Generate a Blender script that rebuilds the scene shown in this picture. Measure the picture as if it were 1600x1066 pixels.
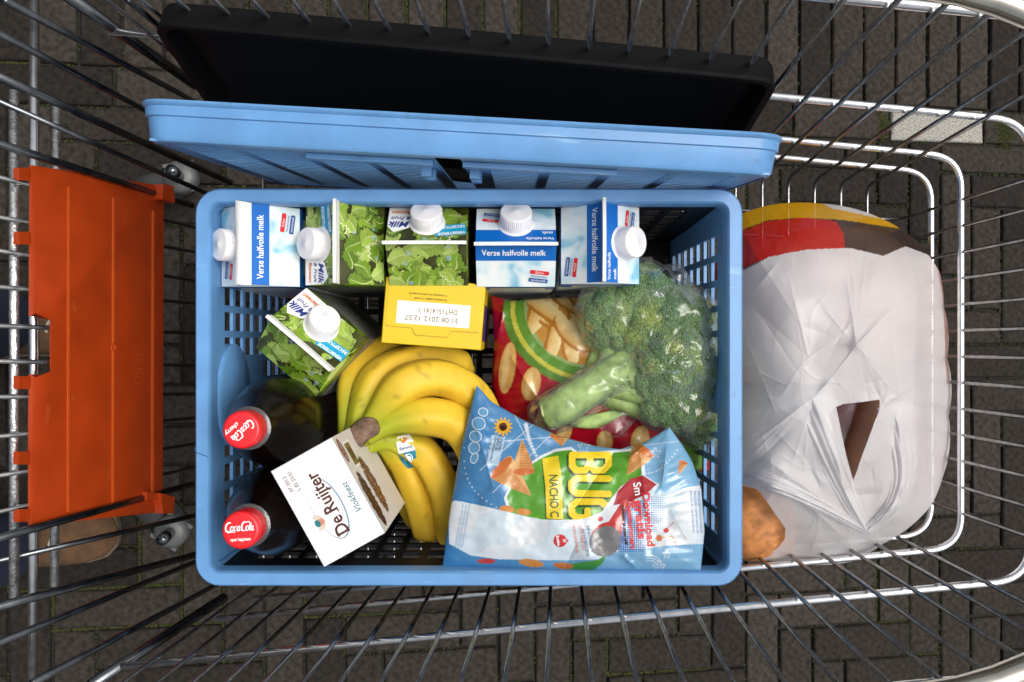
import bpy, math, random
import numpy as np
from mathutils import Vector, Matrix, noise as mnoise

random.seed(7); rng = np.random.default_rng(7)
for o in list(bpy.data.objects): bpy.data.objects.remove(o)
scene = bpy.context.scene
col = scene.collection

# ---------------------------------------------------------------- camera, sky, sun, exposure
# The basket floor of the cart slopes towards its handle.  Everything inside the cart is measured in a
# "basket frame" (z=0 on the basket floor); T carries that frame into the level world (ground z=0).
F_PX, CAM_H = 1285.0, 0.945
TILT = math.radians(9.2); GZ = -0.585
gx = Vector((math.cos(TILT), 0, -math.sin(TILT))); gy = Vector((0, 1, 0)); gn = Vector((math.sin(TILT), 0, math.cos(TILT)))
ORG = Vector((0, 0, GZ))
R3 = Matrix((gx, gy, gn))
T = R3.to_4x4() @ Matrix.Translation(-ORG)

cam_d = bpy.data.cameras.new('camera'); cam = bpy.data.objects.new('camera', cam_d); col.objects.link(cam)
cam_d.sensor_width = 36; cam_d.lens = 36 * F_PX / 1600; cam_d.clip_start = 0.02; cam_d.clip_end = 500
cam.matrix_world = T @ Matrix.Translation((0, 0, CAM_H))
scene.camera = cam

world = bpy.data.worlds.new('World'); scene.world = world; world.use_nodes = True
wn = world.node_tree; bg = wn.nodes['Background']
sky = wn.nodes.new('ShaderNodeTexSky'); sky.sky_type = 'NISHITA'; sky.sun_disc = False
SUN_EL, SUN_ROT = math.radians(72), math.radians(75)
sky.sun_elevation = SUN_EL; sky.sun_rotation = SUN_ROT
sky.air_density = 1.0; sky.dust_density = 9.0; sky.ozone_density = 0.6
hsv = wn.nodes.new('ShaderNodeHueSaturation'); hsv.inputs['Saturation'].default_value = .35      # grey overcast
wn.links.new(sky.outputs[0], hsv.inputs['Color']); wn.links.new(hsv.outputs[0], bg.inputs[0]); bg.inputs[1].default_value = 0.12
sd = bpy.data.lights.new('sun', 'SUN'); so = bpy.data.objects.new('sun', sd); col.objects.link(so)
sd.energy = 1.3; sd.angle = math.radians(35); sd.color = (1.0, 0.96, 0.9)
sdir = Vector((math.sin(SUN_ROT) * math.cos(SUN_EL), math.cos(SUN_ROT) * math.cos(SUN_EL), math.sin(SUN_EL)))
so.rotation_euler = sdir.to_track_quat('Z', 'Y').to_euler(); so.location = (0, 0, 5)
scene.view_settings.view_transform = 'Standard'; scene.view_settings.look = 'None'
scene.view_settings.exposure = 0.22; scene.view_settings.gamma = 1.0

# ---------------------------------------------------------------- helpers
def P(px, py, z):
    d = CAM_H - z
    return Vector(((px - 800) * d / F_PX, -(py - 533) * d / F_PX, z))
def Pn(px, py, z):
    d = CAM_H - z
    return np.stack([(px - 800) * d / F_PX, -(py - 533) * d / F_PX, z], -1)
def G(px, py):                       # photo position of a point of the pavement -> ground coordinates
    r = Vector(((px - 800) / F_PX, -(py - 533) / F_PX, -1)); c = Vector((0, 0, CAM_H))
    t = gn.dot(ORG - c) / gn.dot(r); p = c + r * t - ORG
    return p.dot(gx), p.dot(gy)

MATS = {}
def srgb(r, g, b):
    f = lambda c: (c / 255 / 12.92) if c / 255 <= 0.04045 else ((c / 255 + 0.055) / 1.055) ** 2.4
    return (f(r), f(g), f(b))
def M(name, rgb=(.5, .5, .5), rough=.5, metal=0.0, var=0.08, vscale=60, bump=0.0, bscale=300, coat=0.0, attr=None, spec=0.5, trans=0.0, sss=0.0, objrand=0.0):
    if name in MATS: return MATS[name]
    m = bpy.data.materials.new(name); m.use_nodes = True; nt = m.node_tree; b = nt.nodes['Principled BSDF']
    tc = nt.nodes.new('ShaderNodeTexCoord')
    n = nt.nodes.new('ShaderNodeTexNoise'); n.inputs['Scale'].default_value = vscale; n.inputs['Detail'].default_value = 6
    nt.links.new(tc.outputs['Object'], n.inputs['Vector'])
    mr = nt.nodes.new('ShaderNodeMapRange'); mr.inputs[1].default_value = .3; mr.inputs[2].default_value = .7
    mr.inputs[3].default_value = 1 - var; mr.inputs[4].default_value = 1 + var
    nt.links.new(n.outputs[0], mr.inputs[0])
    mx = nt.nodes.new('ShaderNodeVectorMath'); mx.operation = 'SCALE'
    if attr:
        a = nt.nodes.new('ShaderNodeAttribute'); a.attribute_name = attr; nt.links.new(a.outputs['Color'], mx.inputs[0])
    else:
        mx.inputs[0].default_value = rgb
    fac = mr.outputs[0]
    if objrand:
        oi = nt.nodes.new('ShaderNodeObjectInfo'); m2 = nt.nodes.new('ShaderNodeMapRange')
        m2.inputs[3].default_value = 1 - objrand; m2.inputs[4].default_value = 1 + objrand
        nt.links.new(oi.outputs['Random'], m2.inputs[0])
        mm = nt.nodes.new('ShaderNodeMath'); mm.operation = 'MULTIPLY'
        nt.links.new(fac, mm.inputs[0]); nt.links.new(m2.outputs[0], mm.inputs[1]); fac = mm.outputs[0]
    nt.links.new(fac, mx.inputs['Scale']); nt.links.new(mx.outputs[0], b.inputs['Base Color'])
    rr = nt.nodes.new('ShaderNodeMapRange'); rr.inputs[3].default_value = max(.02, rough - .07); rr.inputs[4].default_value = min(1, rough + .07)
    nt.links.new(n.outputs[0], rr.inputs[0]); nt.links.new(rr.outputs[0], b.inputs['Roughness'])
    b.inputs['Metallic'].default_value = metal; b.inputs['Coat Weight'].default_value = coat; b.inputs['Coat Roughness'].default_value = .15
    b.inputs['Specular IOR Level'].default_value = spec; b.inputs['Transmission Weight'].default_value = trans
    if sss: b.inputs['Subsurface Weight'].default_value = sss; b.inputs['Subsurface Radius'].default_value = (.004, .003, .001)
    if bump:
        n2 = nt.nodes.new('ShaderNodeTexNoise'); n2.inputs['Scale'].default_value = bscale; n2.inputs['Detail'].default_value = 5
        nt.links.new(tc.outputs['Object'], n2.inputs['Vector'])
        bp = nt.nodes.new('ShaderNodeBump'); bp.inputs['Strength'].default_value = bump; bp.inputs['Distance'].default_value = .002
        nt.links.new(n2.outputs[0], bp.inputs['Height']); nt.links.new(bp.outputs[0], b.inputs['Normal'])
    MATS[name] = m; return m
def ink(r, g, b): return M('ink_%d_%d_%d' % (r, g, b), srgb(r, g, b), .45, var=.04)

class MB:
    def __init__(s): s.v = []; s.f = []; s.mi = []
    def add(s, v, f, mi=0):
        n = len(s.v); s.v += [tuple(p) for p in v]; s.f += [tuple(i + n for i in q) for q in f]; s.mi += [mi] * len(f); return s
    def box(s, x0, x1, y0, y1, z0, z1, mi=0):
        v = [(x, y, z) for z in (z0, z1) for y in (y0, y1) for x in (x0, x1)]
        return s.add(v, [(0, 2, 3, 1), (4, 5, 7, 6), (0, 1, 5, 4), (1, 3, 7, 5), (3, 2, 6, 7), (2, 0, 4, 6)], mi)
    def tube(s, pts, r, n=10, mi=0, cap=True, sec=None):
        pts = [Vector(p) for p in pts]; k = len(pts); rs = r if hasattr(r, '__len__') else [r] * k
        t0 = (pts[1] - pts[0]).normalized(); a = t0.orthogonal().normalized(); v = []
        for i in range(k):
            t = ((pts[min(i + 1, k - 1)] - pts[max(i - 1, 0)])).normalized()
            a = (a - t * a.dot(t)).normalized(); b = t.cross(a)
            for j in range(n):
                an = 2 * math.pi * j / n; q = rs[i] * (sec(an) if sec else 1)
                v.append(pts[i] + a * math.cos(an) * q + b * math.sin(an) * q)
        f = [(i * n + j, i * n + (j + 1) % n, (i + 1) * n + (j + 1) % n, (i + 1) * n + j) for i in range(k - 1) for j in range(n)]
        if cap: f += [tuple(range(n))[::-1], tuple((k - 1) * n + j for j in range(n))]
        return s.add(v, f, mi)
    def lathe(s, prof, n=40, mi=0, mat=Matrix(), rib=None):
        v = []
        for (r, z) in prof:
            for j in range(n):
                a = 2 * math.pi * j / n; q = r * (1 + (rib(j) if rib and z > prof[0][1] + 1e-6 and rib else 0))
                v.append(mat @ Vector((q * math.cos(a), q * math.sin(a), z)))
        k = len(prof)
        f = [(i * n + j, i * n + (j + 1) % n, (i + 1) * n + (j + 1) % n, (i + 1) * n + j) for i in range(k - 1) for j in range(n)]
        f += [tuple(range(n))[::-1], tuple((k - 1) * n + j for j in range(n))]
        return s.add(v, f, mi)
    def build(s, name, mats, parent=None, base=None, smooth=False, ang=None):
        me = bpy.data.meshes.new(name)
        v = s.v if base is None else [(p[0] - base[0], p[1] - base[1], p[2] - base[2]) for p in s.v]
        me.from_pydata(v, [], s.f)
        mats = mats if isinstance(mats, (list, tuple)) else [mats]
        for m in mats: me.materials.append(m)
        if len(mats) > 1: me.polygons.foreach_set('material_index', s.mi)
        if smooth: me.polygons.foreach_set('use_smooth', [True] * len(me.polygons))
        if ang:
            me.polygons.foreach_set('use_smooth', [True] * len(me.polygons))
            try: me.set_sharp_from_angle(angle=math.radians(ang))
            except Exception: pass
        me.update()
        o = bpy.data.objects.new(name, me); col.objects.link(o)
        if parent: o.parent = parent
        return o
def tag(o, label=None, cat=None, group=None, kind=None):
    if label: o['label'] = label
    if cat: o['category'] = cat
    if group: o['group'] = group
    if kind: o['kind'] = kind
    return o
def thing(name, base, label, cat, rot=None, group=None):
    e = bpy.data.objects.new(name, None); col.objects.link(e); e.empty_display_size = .05
    m = Matrix.Translation(base)
    if rot is not None: m = m @ rot
    e.matrix_world = T @ m
    return tag(e, label, cat, group)
def grid_obj(name, V, colr=None, mats=None, parent=None, base=(0, 0, 0), wrap=False, keep=None, smooth=True, flip=False):
    nu, nv = V.shape[:2]; idx = np.arange(nu * nv).reshape(nu, nv)
    if wrap: idx = np.concatenate([idx, idx[:, :1]], 1)
    q = np.stack([idx[:-1, :-1], idx[1:, :-1], idx[1:, 1:], idx[:-1, 1:]], -1).reshape(-1, 4)
    if keep is not None: q = q[keep.reshape(-1)[q].all(1)]
    if flip: q = q[:, ::-1]
    me = bpy.data.meshes.new(name); vv = (V - np.array(base)).reshape(-1, 3)
    me.vertices.add(len(vv)); me.vertices.foreach_set('co', vv.astype(np.float32).ravel())
    me.loops.add(q.size); me.loops.foreach_set('vertex_index', q.ravel().astype(np.int32))
    me.polygons.add(len(q)); me.polygons.foreach_set('loop_start', np.arange(0, q.size, 4, dtype=np.int32))
    me.polygons.foreach_set('loop_total', np.full(len(q), 4, np.int32))
    me.update(calc_edges=True)
    if smooth: me.polygons.foreach_set('use_smooth', np.ones(len(q), bool))
    if colr is not None:
        a = me.color_attributes.new('Col', 'FLOAT_COLOR', 'POINT'); c = np.ones((len(vv), 4), np.float32); c[:, :3] = colr.reshape(-1, 3)
        a.data.foreach_set('color', c.ravel())
    me.validate(); me.materials.append(mats)
    o = bpy.data.objects.new(name, me); col.objects.link(o)
    if parent: o.parent = parent
    return o
_tc = {}
def text2d(s, size, bold=0.0, shear=0.0, space=1.0):
    key = (s, size, bold, shear, space)
    if key in _tc: return _tc[key]
    cu = bpy.data.curves.new('lettering', 'FONT'); cu.body = s; cu.size = size; cu.offset = bold * size; cu.shear = shear
    cu.space_character = space; cu.align_x = 'CENTER'; cu.align_y = 'CENTER'; cu.resolution_u = 3
    ob = bpy.data.objects.new('lettering', cu); col.objects.link(ob)
    dg = bpy.context.evaluated_depsgraph_get(); dg.update()
    me = bpy.data.meshes.new_from_object(ob.evaluated_get(dg))
    r = (np.array([v.co[:2] for v in me.vertices]).reshape(-1, 2), [tuple(p.vertices) for p in me.polygons])
    bpy.data.objects.remove(ob); bpy.data.curves.remove(cu); bpy.data.meshes.remove(me)
    _tc[key] = r; return r
class Decal:
    """flat print on a surface: fn maps (u, v, height) to a point"""
    def __init__(s, fn): s.fn = fn; s.mb = MB(); s.m = []; s.layer = 0
    def _mi(s, m):
        if m not in s.m: s.m.append(m)
        return s.m.index(m)
    def poly(s, pts, m):
        s.layer += 1
        s.mb.add([s.fn(u, v, s.layer) for u, v in pts], [tuple(range(len(pts)))], s._mi(m)); return s
    def rect(s, u0, v0, u1, v1, m): return s.poly([(u0, v0), (u1, v0), (u1, v1), (u0, v1)], m)
    def rrect(s, cu, cv, w, h, rot, m, r=None):
        r = min(w, h) * .25 if r is None else r; pts = []
        for (sx, sy, a0) in ((1, 1, 0), (-1, 1, 90), (-1, -1, 180), (1, -1, 270)):
            for k in range(4):
                a = math.radians(a0 + k * 30); pts.append((sx * (w / 2 - r) + r * math.cos(a), sy * (h / 2 - r) + r * math.sin(a)))
        c, sn = math.cos(rot), math.sin(rot)
        return s.poly([(cu + x * c - y * sn, cv + x * sn + y * c) for x, y in pts], m)
    def ell(s, cu, cv, rx, ry, m, rot=0, n=28):
        c, sn = math.cos(rot), math.sin(rot)
        return s.poly([(cu + rx * math.cos(a) * c - ry * math.sin(a) * sn, cv + rx * math.cos(a) * sn + ry * math.sin(a) * c) for a in [2 * math.pi * k / n for k in range(n)]], m)
    def text(s, body, cu, cv, size, m, rot=0, bold=0.0, shear=0.0, space=1.0, sx=1.0, arc=None, maxw=None):
        s.layer += 1
        v, f = text2d(body, size, bold, shear, space)
        if len(v) == 0: return s
        if maxw:
            w = np.ptp(v[:, 0])
            sx = sx * maxw / w
        c, sn = math.cos(rot), math.sin(rot); out = []
        for x, y in v:
            x *= sx
            if arc: a = x / arc; x, y = (arc - y) * math.sin(a) if arc > 0 else (arc - y) * math.sin(a), arc - (arc - y) * math.cos(a)
            out.append(s.fn(cu + x * c - y * sn, cv + x * sn + y * c, s.layer))
        s.mb.add(out, f, s._mi(m)); return s
    def stroke(s, pts, w, m):
        s.layer += 1; L = []; Rr = []; n = len(pts); ws = w if hasattr(w, '__len__') else [w] * n
        for i in range(n):
            a = pts[max(i - 1, 0)]; b = pts[min(i + 1, n - 1)]; dx, dy = b[0] - a[0], b[1] - a[1]; l = math.hypot(dx, dy) or 1
            L.append((pts[i][0] - dy / l * ws[i] / 2, pts[i][1] + dx / l * ws[i] / 2)); Rr.append((pts[i][0] + dy / l * ws[i] / 2, pts[i][1] - dx / l * ws[i] / 2))
        v = [s.fn(u, q, s.layer) for u, q in L + Rr]
        s.mb.add(v, [(i, i + n, i + 1 + n, i + 1) for i in range(n - 1)], s._mi(m)); return s
    def build(s, name, parent, base=None): return s.mb.build(name, s.m, parent, base)
def plane_fn(O, U, V, off=.00025, step=.00006):
    O, U, V = Vector(O), Vector(U).normalized(), Vector(V).normalized(); N = U.cross(V)
    return lambda u, v, k: O + U * u + V * v + N * (off + step * k)
def smooth_path(pts, n=8):
    pts = [Vector(p) for p in pts]; out = []
    for i in range(len(pts) - 1):
        p0 = pts[max(i - 1, 0)]; p1 = pts[i]; p2 = pts[i + 1]; p3 = pts[min(i + 2, len(pts) - 1)]
        for k in range(n):
            t = k / n
            out.append(.5 * ((2 * p1) + (p2 - p0) * t + (2 * p0 - 5 * p1 + 4 * p2 - p3) * t * t + (3 * p1 - p0 - 3 * p2 + p3) * t ** 3))
    out.append(pts[-1]); return out
def round_path(pts, r, n=6):
    pts = [Vector(p) for p in pts]; out = [pts[0]]
    for i in range(1, len(pts) - 1):
        a = (pts[i - 1] - pts[i]); b = (pts[i + 1] - pts[i]); rr = min(r, a.length * .45, b.length * .45)
        A = pts[i] + a.normalized() * rr; B = pts[i] + b.normalized() * rr
        for k in range(n + 1):
            t = k / n; out.append(A * (1 - t) ** 2 + pts[i] * 2 * t * (1 - t) + B * t * t)
    out.append(pts[-1]); return out
def inpoly(x, y, poly):
    r = np.zeros(x.shape, bool); n = len(poly)
    for i in range(n):
        x0, y0 = poly[i]; x1, y1 = poly[(i + 1) % n]
        if y0 == y1: continue
        c = ((y0 > y) != (y1 > y)) & (x < (x1 - x0) * (y - y0) / (y1 - y0) + x0); r ^= c
    return r
def segdist(x, y, s):
    x0, y0, x1, y1 = s; dx, dy = x1 - x0, y1 - y0; t = np.clip(((x - x0) * dx + (y - y0) * dy) / (dx * dx + dy * dy + 1e-9), 0, 1)
    return np.hypot(x - x0 - t * dx, y - y0 - t * dy)
def vnoise(x, y, scale, seed=0):
    """smooth value noise on arrays"""
    r = np.random.default_rng(seed); g = r.random((64, 64)); u = x / scale + 1000; v = y / scale + 1000
    iu, iv = np.floor(u).astype(int), np.floor(v).astype(int); fu, fv = u - iu, v - iv
    fu = fu * fu * (3 - 2 * fu); fv = fv * fv * (3 - 2 * fv); a = lambda i, j: g[i % 64, j % 64]
    return (a(iu, iv) * (1 - fu) + a(iu + 1, iv) * fu) * (1 - fv) + (a(iu, iv + 1) * (1 - fu) + a(iu + 1, iv + 1) * fu) * fv - .5

# ---------------------------------------------------------------- pavement
brick_m = M('paver_clay', (.0270, .0226, .0188), .95, var=.5, vscale=95, bump=.6, bscale=240, objrand=.42, spec=.15)
white_m = M('paver_white', (.27, .26, .235), .9, var=.6, vscale=300, bump=.5, bscale=300)
joint_m = M('joint_sand', (.012, .011, .008), .95, var=.5, vscale=120, bump=.8, bscale=200)
moss_m = M('moss', (.042, .05, .008), .95, var=.6, vscale=220)
def far_paving():
    m = bpy.data.materials.new('far_paving'); m.use_nodes = True; nt = m.node_tree; b = nt.nodes['Principled BSDF']; b.inputs['Roughness'].default_value = .9
    tc = nt.nodes.new('ShaderNodeTexCoord'); br = nt.nodes.new('ShaderNodeTexBrick'); nt.links.new(tc.outputs['Object'], br.inputs[0])
    br.inputs['Scale'].default_value = 1; br.inputs['Brick Width'].default_value = .21; br.inputs['Row Height'].default_value = .07; br.inputs['Mortar Size'].default_value = .004
    br.inputs['Color1'].default_value = (.0245, .02, .0155, 1); br.inputs['Color2'].default_value = (.02, .016, .013, 1); br.inputs['Mortar'].default_value = (.012, .011, .008, 1)
    nt.links.new(br.outputs[0], b.inputs['Base Color']); return m
gmb = MB()
S0, S1, T0, T1 = -1.75, 2.05, -1.4, 1.4
# one sheet out to the horizon; a shallow bed under the built pavers
gv = [(-120, -120, 0), (120, -120, 0), (120, 120, 0), (-120, 120, 0), (S0, T0, 0), (S1, T0, 0), (S1, T1, 0), (S0, T1, 0)]
gmb.add(gv, [(0, 1, 5, 4), (1, 2, 6, 5), (2, 3, 7, 6), (3, 0, 4, 7)], 1)
gv2 = [(S0, T0, 0), (S1, T0, 0), (S1, T1, 0), (S0, T1, 0), (S0, T0, -.011), (S1, T0, -.011), (S1, T1, -.011), (S0, T1, -.011)]
gmb.add(gv2, [(0, 1, 5, 4), (1, 2, 6, 5), (2, 3, 7, 6), (3, 0, 4, 7), (4, 5, 6, 7)], 0)
ground = gmb.build('ground', [joint_m, far_paving()]); tag(ground, 'dark brown clay paver ground under the shopping cart', kind='structure')

wa = G(1393, 170); wb = G(1555, 222)
W = .07
t_line0 = (wa[1] + wb[1]) / 2 - W / 2; t_line1 = t_line0 + W; s_w = wa[0]
bricks = []      # (s0,s1,t0,t1,white)
for i in range(-14, 14):          # stretcher line with the white paver
    s = s_w + i * 3 * W
    bricks.append((s, s + 3 * W, t_line0, t_line1, i == 0))
for i in range(-40, 40):          # soldier course above it
    s = s_w + .012 + i * W
    bricks.append((s, s + W, t_line1, t_line1 + 3 * W, False))
def herring(o_s, o_t, tmin, tmax):
    for a in range(-60, 60):
        for b in range(-25, 25):
            x, y = a + 3 * b, -a + 3 * b
            for (x0, x1, y0, y1) in ((x, x + 3, y, y + 1), (x + 3, x + 4, y, y + 3)):
                s0, s1, u0, u1 = o_s + x0 * W, o_s + x1 * W, o_t + y0 * W, o_t + y1 * W
                u0, u1 = max(u0, tmin), min(u1, tmax)
                if u1 - u0 > .02: bricks.append((s0, s1, u0, u1, False))
hs, ht = G(1271, 1036)
herring(hs, ht, T0, t_line0)
herring(hs + .03, t_line1 + 3 * W, t_line1 + 3 * W, T1)
bricks = [b for b in bricks if b[0] < S1 - .01 and b[1] > S0 + .01 and b[2] < T1 - .01 and b[3] > T0 + .01]
cx, cy = G(800, 533)
bricks.sort(key=lambda b: max(abs((b[0] + b[1]) / 2 - cx) / 1.5, abs((b[2] + b[3]) / 2 - cy)))
pm = {}
def paver_geo(w, h, seed, mb=None, off=(0, 0), zt=0, tl=(0, 0)):
    """a paver with softly worn edges, top at z=0"""
    r = random.Random(seed); j = .0028; hx, hy = w / 2 - j, h / 2 - j
    def ring(ins, z, jit):
        out = []
        for (x, y) in ((-1, -1), (0, -1), (1, -1), (1, 0), (1, 1), (0, 1), (-1, 1), (-1, 0)):
            out.append((x * (hx - ins) + r.uniform(-jit, jit), y * (hy - ins) + r.uniform(-jit, jit), z))
        return out
    v = ring(0, -.012, .0003) + ring(0, -.0035, .0012) + ring(.0025, -.0006, .001) + ring(.006, 0, .001)
    f = [(k * 8 + i, k * 8 + (i + 1) % 8, (k + 1) * 8 + (i + 1) % 8, (k + 1) * 8 + i) for k in range(3) for i in range(8)] + [tuple(24 + i for i in range(8))]
    return v, f
rest = MB(); n_ind = 0
for i, (s0, s1, u0, u1, wh) in enumerate(bricks):
    w, h = s1 - s0, u1 - u0; c = Vector(((s0 + s1) / 2, (u0 + u1) / 2, random.uniform(-.003, .0005)))
    rot = Matrix.Rotation(random.uniform(-.012, .012), 4, 'Z') @ Matrix.Rotation(random.uniform(-.012, .012), 4, 'X') @ Matrix.Rotation(random.uniform(-.008, .008), 4, 'Y')
    key = (round(w, 3), round(h, 3), i % 5, wh)
    if n_ind < 299 or wh:
        if key not in pm:
            v, f = paver_geo(w, h, i); mb = MB().add(v, f)
            o = mb.build('white_paver' if wh else 'paver', white_m if wh else brick_m, ground, ang=50); pm[key] = o
        else:
            o = pm[key].copy(); col.objects.link(o); o.parent = ground
        o.matrix_local = Matrix.Translation(c) @ rot; n_ind += 1
        if wh: tag(o, 'pale speckled white paver among dark ones')
    else:
        v, f = paver_geo(w, h, i); rest.add([Matrix.Translation(c) @ rot @ Vector(p) for p in v], f)
ro = rest.build('outer_pavers', brick_m, ground, ang=50); tag(ro, kind='stuff')
# moss and grit in joints
mm = MB(); wet = [(G(1383, 195), .014, .028, 220), (G(1572, 205), .02, .03, 320)]
def tuft(p, r, mb):
    n = 5; v = [(p[0], p[1], p[2] + r * random.uniform(.5, 1.1))] + [(p[0] + r * math.cos(a + .3) * random.uniform(.6, 1.2), p[1] + r * math.sin(a + .3) * random.uniform(.6, 1.2), p[2] - r * .4) for a in [2 * math.pi * k / n for k in range(n)]]
    mb.add(v, [(0, 1 + k, 1 + (k + 1) % n) for k in range(n)])
for (s0, s1, u0, u1, wh) in bricks[:420]:
    for (ax, ay, bx, by) in ((s0, u0, s1, u0), (s0, u0, s0, u1)):
        ln = math.hypot(bx - ax, by - ay)
        q = mnoise.noise(Vector((ax * 3.1, ay * 3.1, 2))) + (.14 if uniform_left else 0) if (uniform_left := (ay > .15 and ax < .4)) else mnoise.noise(Vector((ax * 3.1, ay * 3.1, 2)))
        dens = 40 if q < .15 else (260 if q < .38 else 1300)
        for k in range(int(ln * dens)):
            t = random.random(); tuft((ax + (bx - ax) * t + random.uniform(-.002, .002), ay + (by - ay) * t + random.uniform(-.002, .002), -.0065), random.uniform(.0012, .0034), mm)
for (c, rx, ry, n) in wet:
    for k in range(n):
        tuft((c[0] + random.gauss(0, rx * .45), c[1] + random.gauss(0, ry * .5), -.002), random.uniform(.0015, .004), mm)
mo = mm.build('moss', moss_m, None); tag(mo, 'green moss growing in the joints between the pavers', 'moss', kind='stuff')

# ---------------------------------------------------------------- shopping cart
zinc = M('zinc_wire', (.9, .91, .92), .24, metal=1.0, var=.15, vscale=90)
zincd = M('zinc_tube_worn', (.8, .8, .78), .34, metal=1.0, var=.3, vscale=200, bump=.5, bscale=500)
orange_m = M('orange_plastic', srgb(162, 54, 6), .42, var=.12, vscale=30, bump=.08, bscale=700)
castor_m = M('castor_grey', (.09, .095, .095), .4, var=.1, vscale=50)
rubber_m = M('rubber', (.03, .03, .03), .7, var=.2)
CB = P(1000, 533, 0)
cart = thing('shopping_cart', CB, 'wire shopping cart with an orange seat flap, standing on dark pavers', 'shopping cart')
zinc_shade = M('zinc_wire_shade', (.34, .34, .335), .24, metal=1.0, var=.25, vscale=120)  # same zinc as the loops, dark reflections put into the base colour
def wire(pts, r, name='basket_wire', m=zinc_shade, n=8): return MB().tube(pts, r, n).build(name, m, cart, CB, smooth=True)
WD = Vector((.056, -.0265, -1))
def sk(x, y, z): return Vector((x, y, z)) + Vector((WD.x, WD.y, 0)) * (.242 - z)
YT = lambda x: .259 - .099 * (x + .345)
YB = lambda x: -.2735 + .0972 * (x + .345)
XF, XR = .437, -.33
def loop(z, r, xr, off=.006, name='basket_loop'):
    pts = [sk(xr, YT(xr) + off, z), sk(XF + off, YT(XF) + off, z), sk(XF + off, YB(XF) - off, z), sk(xr, YB(xr) - off, z)]
    wire(round_path(pts, .032, 10), r, name, zinc, 12)
loop(.43, .0036, -.36); loop(.242, .0034, -.345); loop(.121, .0034, -.303); loop(.055, .0034, -.29)
# nose-shaped top rim
rim = [Vector((-.42, .262, .5))] + [Vector((.2 + .194 * math.sin(a), .194 * math.cos(a), .5)) for a in np.linspace(0, math.pi, 30)] + [Vector((-.42, -.276, .5))]
wire(rim, .0076, 'rim', M('rim_tube', (.6, .58, .5), .2, metal=1.0, var=.1), 16)
wr = .0019
x = -.30
while x < .40:
    pts = [sk(x, YT(x) - .0005, .5), sk(x, YT(x) - .0005, 0), sk(x, YB(x) + .0005, 0), sk(x, YB(x) + .0005, .5)]
    for p in pts: p.z = p.z if p.z > .1 else -.0035
    j = [Vector((random.uniform(-.0015, .0015), 0, 0)) for _ in pts]
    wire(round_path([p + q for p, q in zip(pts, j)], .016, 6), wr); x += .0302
y = YB(XF) + .03
while y < YT(XF) - .015:
    pts = [Vector((XF + .018, y, .45)), sk(XF - .003, y, 0), sk(-.30, y * 1.3, 0)]
    pts[1].z = pts[2].z = -.009; pts[0] = pts[1] + Vector((.012, .004, .46))
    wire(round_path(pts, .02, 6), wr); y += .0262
# rear gate: side rods, cross tubes, thin wires, orange flap
def gate(px, py, lo=False):
    z = .235 - (px / 235) * .21 * 1.0
    return P(px, py, z)
for (a, b, c_) in (((-60, 93), (360, 285), .0040), ((-60, 206), (300, 321), .0038), ((-60, 857), (300, 757), .0038), ((-60, 963), (370, 850), .0040)):
    wire([gate(*a), gate(*b)], c_, 'gate_rod', M('gate_rod', (.15, .16, .17), .25, metal=1.0, var=.3), 10)  # steep rods: base colour darkened for the dark surroundings they reflect
def gz(px): return .235 - px / 235 * .21
wire([P(22, 142, gz(22) - .002), P(22, 944, gz(22) - .002)], .0042, 'gate_tube', zincd, 12)
wire([P(88, 166, gz(86) - .002), P(85, 916, gz(86) - .002)], .0042, 'gate_tube', zincd, 12)
wire([P(54, -60, gz(55) - .02), P(51, 1130, gz(55) - .02)], .0045, 'chassis_bar', zinc, 14)
for k, (ya, yb) in enumerate(((282, 350), (343, 390), (395, 435), (450, 472), (510, 520), (565, 571), (620, 616), (680, 655), (740, 697), (795, 735))):
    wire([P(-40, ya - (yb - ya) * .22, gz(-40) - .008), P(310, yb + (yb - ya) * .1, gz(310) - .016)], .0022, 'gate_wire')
# rear posts and rear side wires
for (a, za, b, zb, r) in (((100, -10), .30, (305, 133), .12, .0050), ((6, 0), .42, (340, 178), .06, .0027), ((-20, 43), .40, (330, 226), .0, .0027), ((200, 0), .36, (330, 110), .08, .0024), ((-20, 150), .25, (345, 312), 0, .0027),
                          ((140, 1072), .27, (350, 934), .11, .0050), ((50, 1068), .40, (345, 910), .06, .0027), ((-20, 1012), .38, (330, 868), .0, .0027), ((-20, 880), .22, (330, 800), 0, .0027)):
    wire([P(*a, za), P(*b, zb)], r, 'rear_rod', M('gate_rod'), 10)
# orange flap
flap_pts = [(52, 258), (258, 291), (256, 800), (50, 822), (50, 668), (51, 585), (84, 585), (84, 496), (51, 494)]
def fz(px): return .213 - (px - 47) / 211 * .19
fq = [P(52, 258, fz(52)), P(258, 291, fz(258)), P(256, 800, fz(256))]; fN = (fq[1] - fq[0]).cross(fq[2] - fq[0]).normalized()
def FP(px, py):          # point of the flap's plane
    r_ = P(px, py, 0) - Vector((0, 0, CAM_H)); return Vector((0, 0, CAM_H)) + r_ * (fN.dot(fq[0] - Vector((0, 0, CAM_H))) / fN.dot(r_))
fm = MB(); n = len(flap_pts)
top = [FP(px, py) for px, py in flap_pts]
nrm = (top[1] - top[0]).cross(top[3] - top[0]).normalized(); nrm = nrm if nrm.z > 0 else -nrm
cen = sum(top, Vector()) / n
ring0 = [p - nrm * .0042 for p in top]
ring1 = [p - nrm * .0015 for p in top]
ins = []
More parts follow.
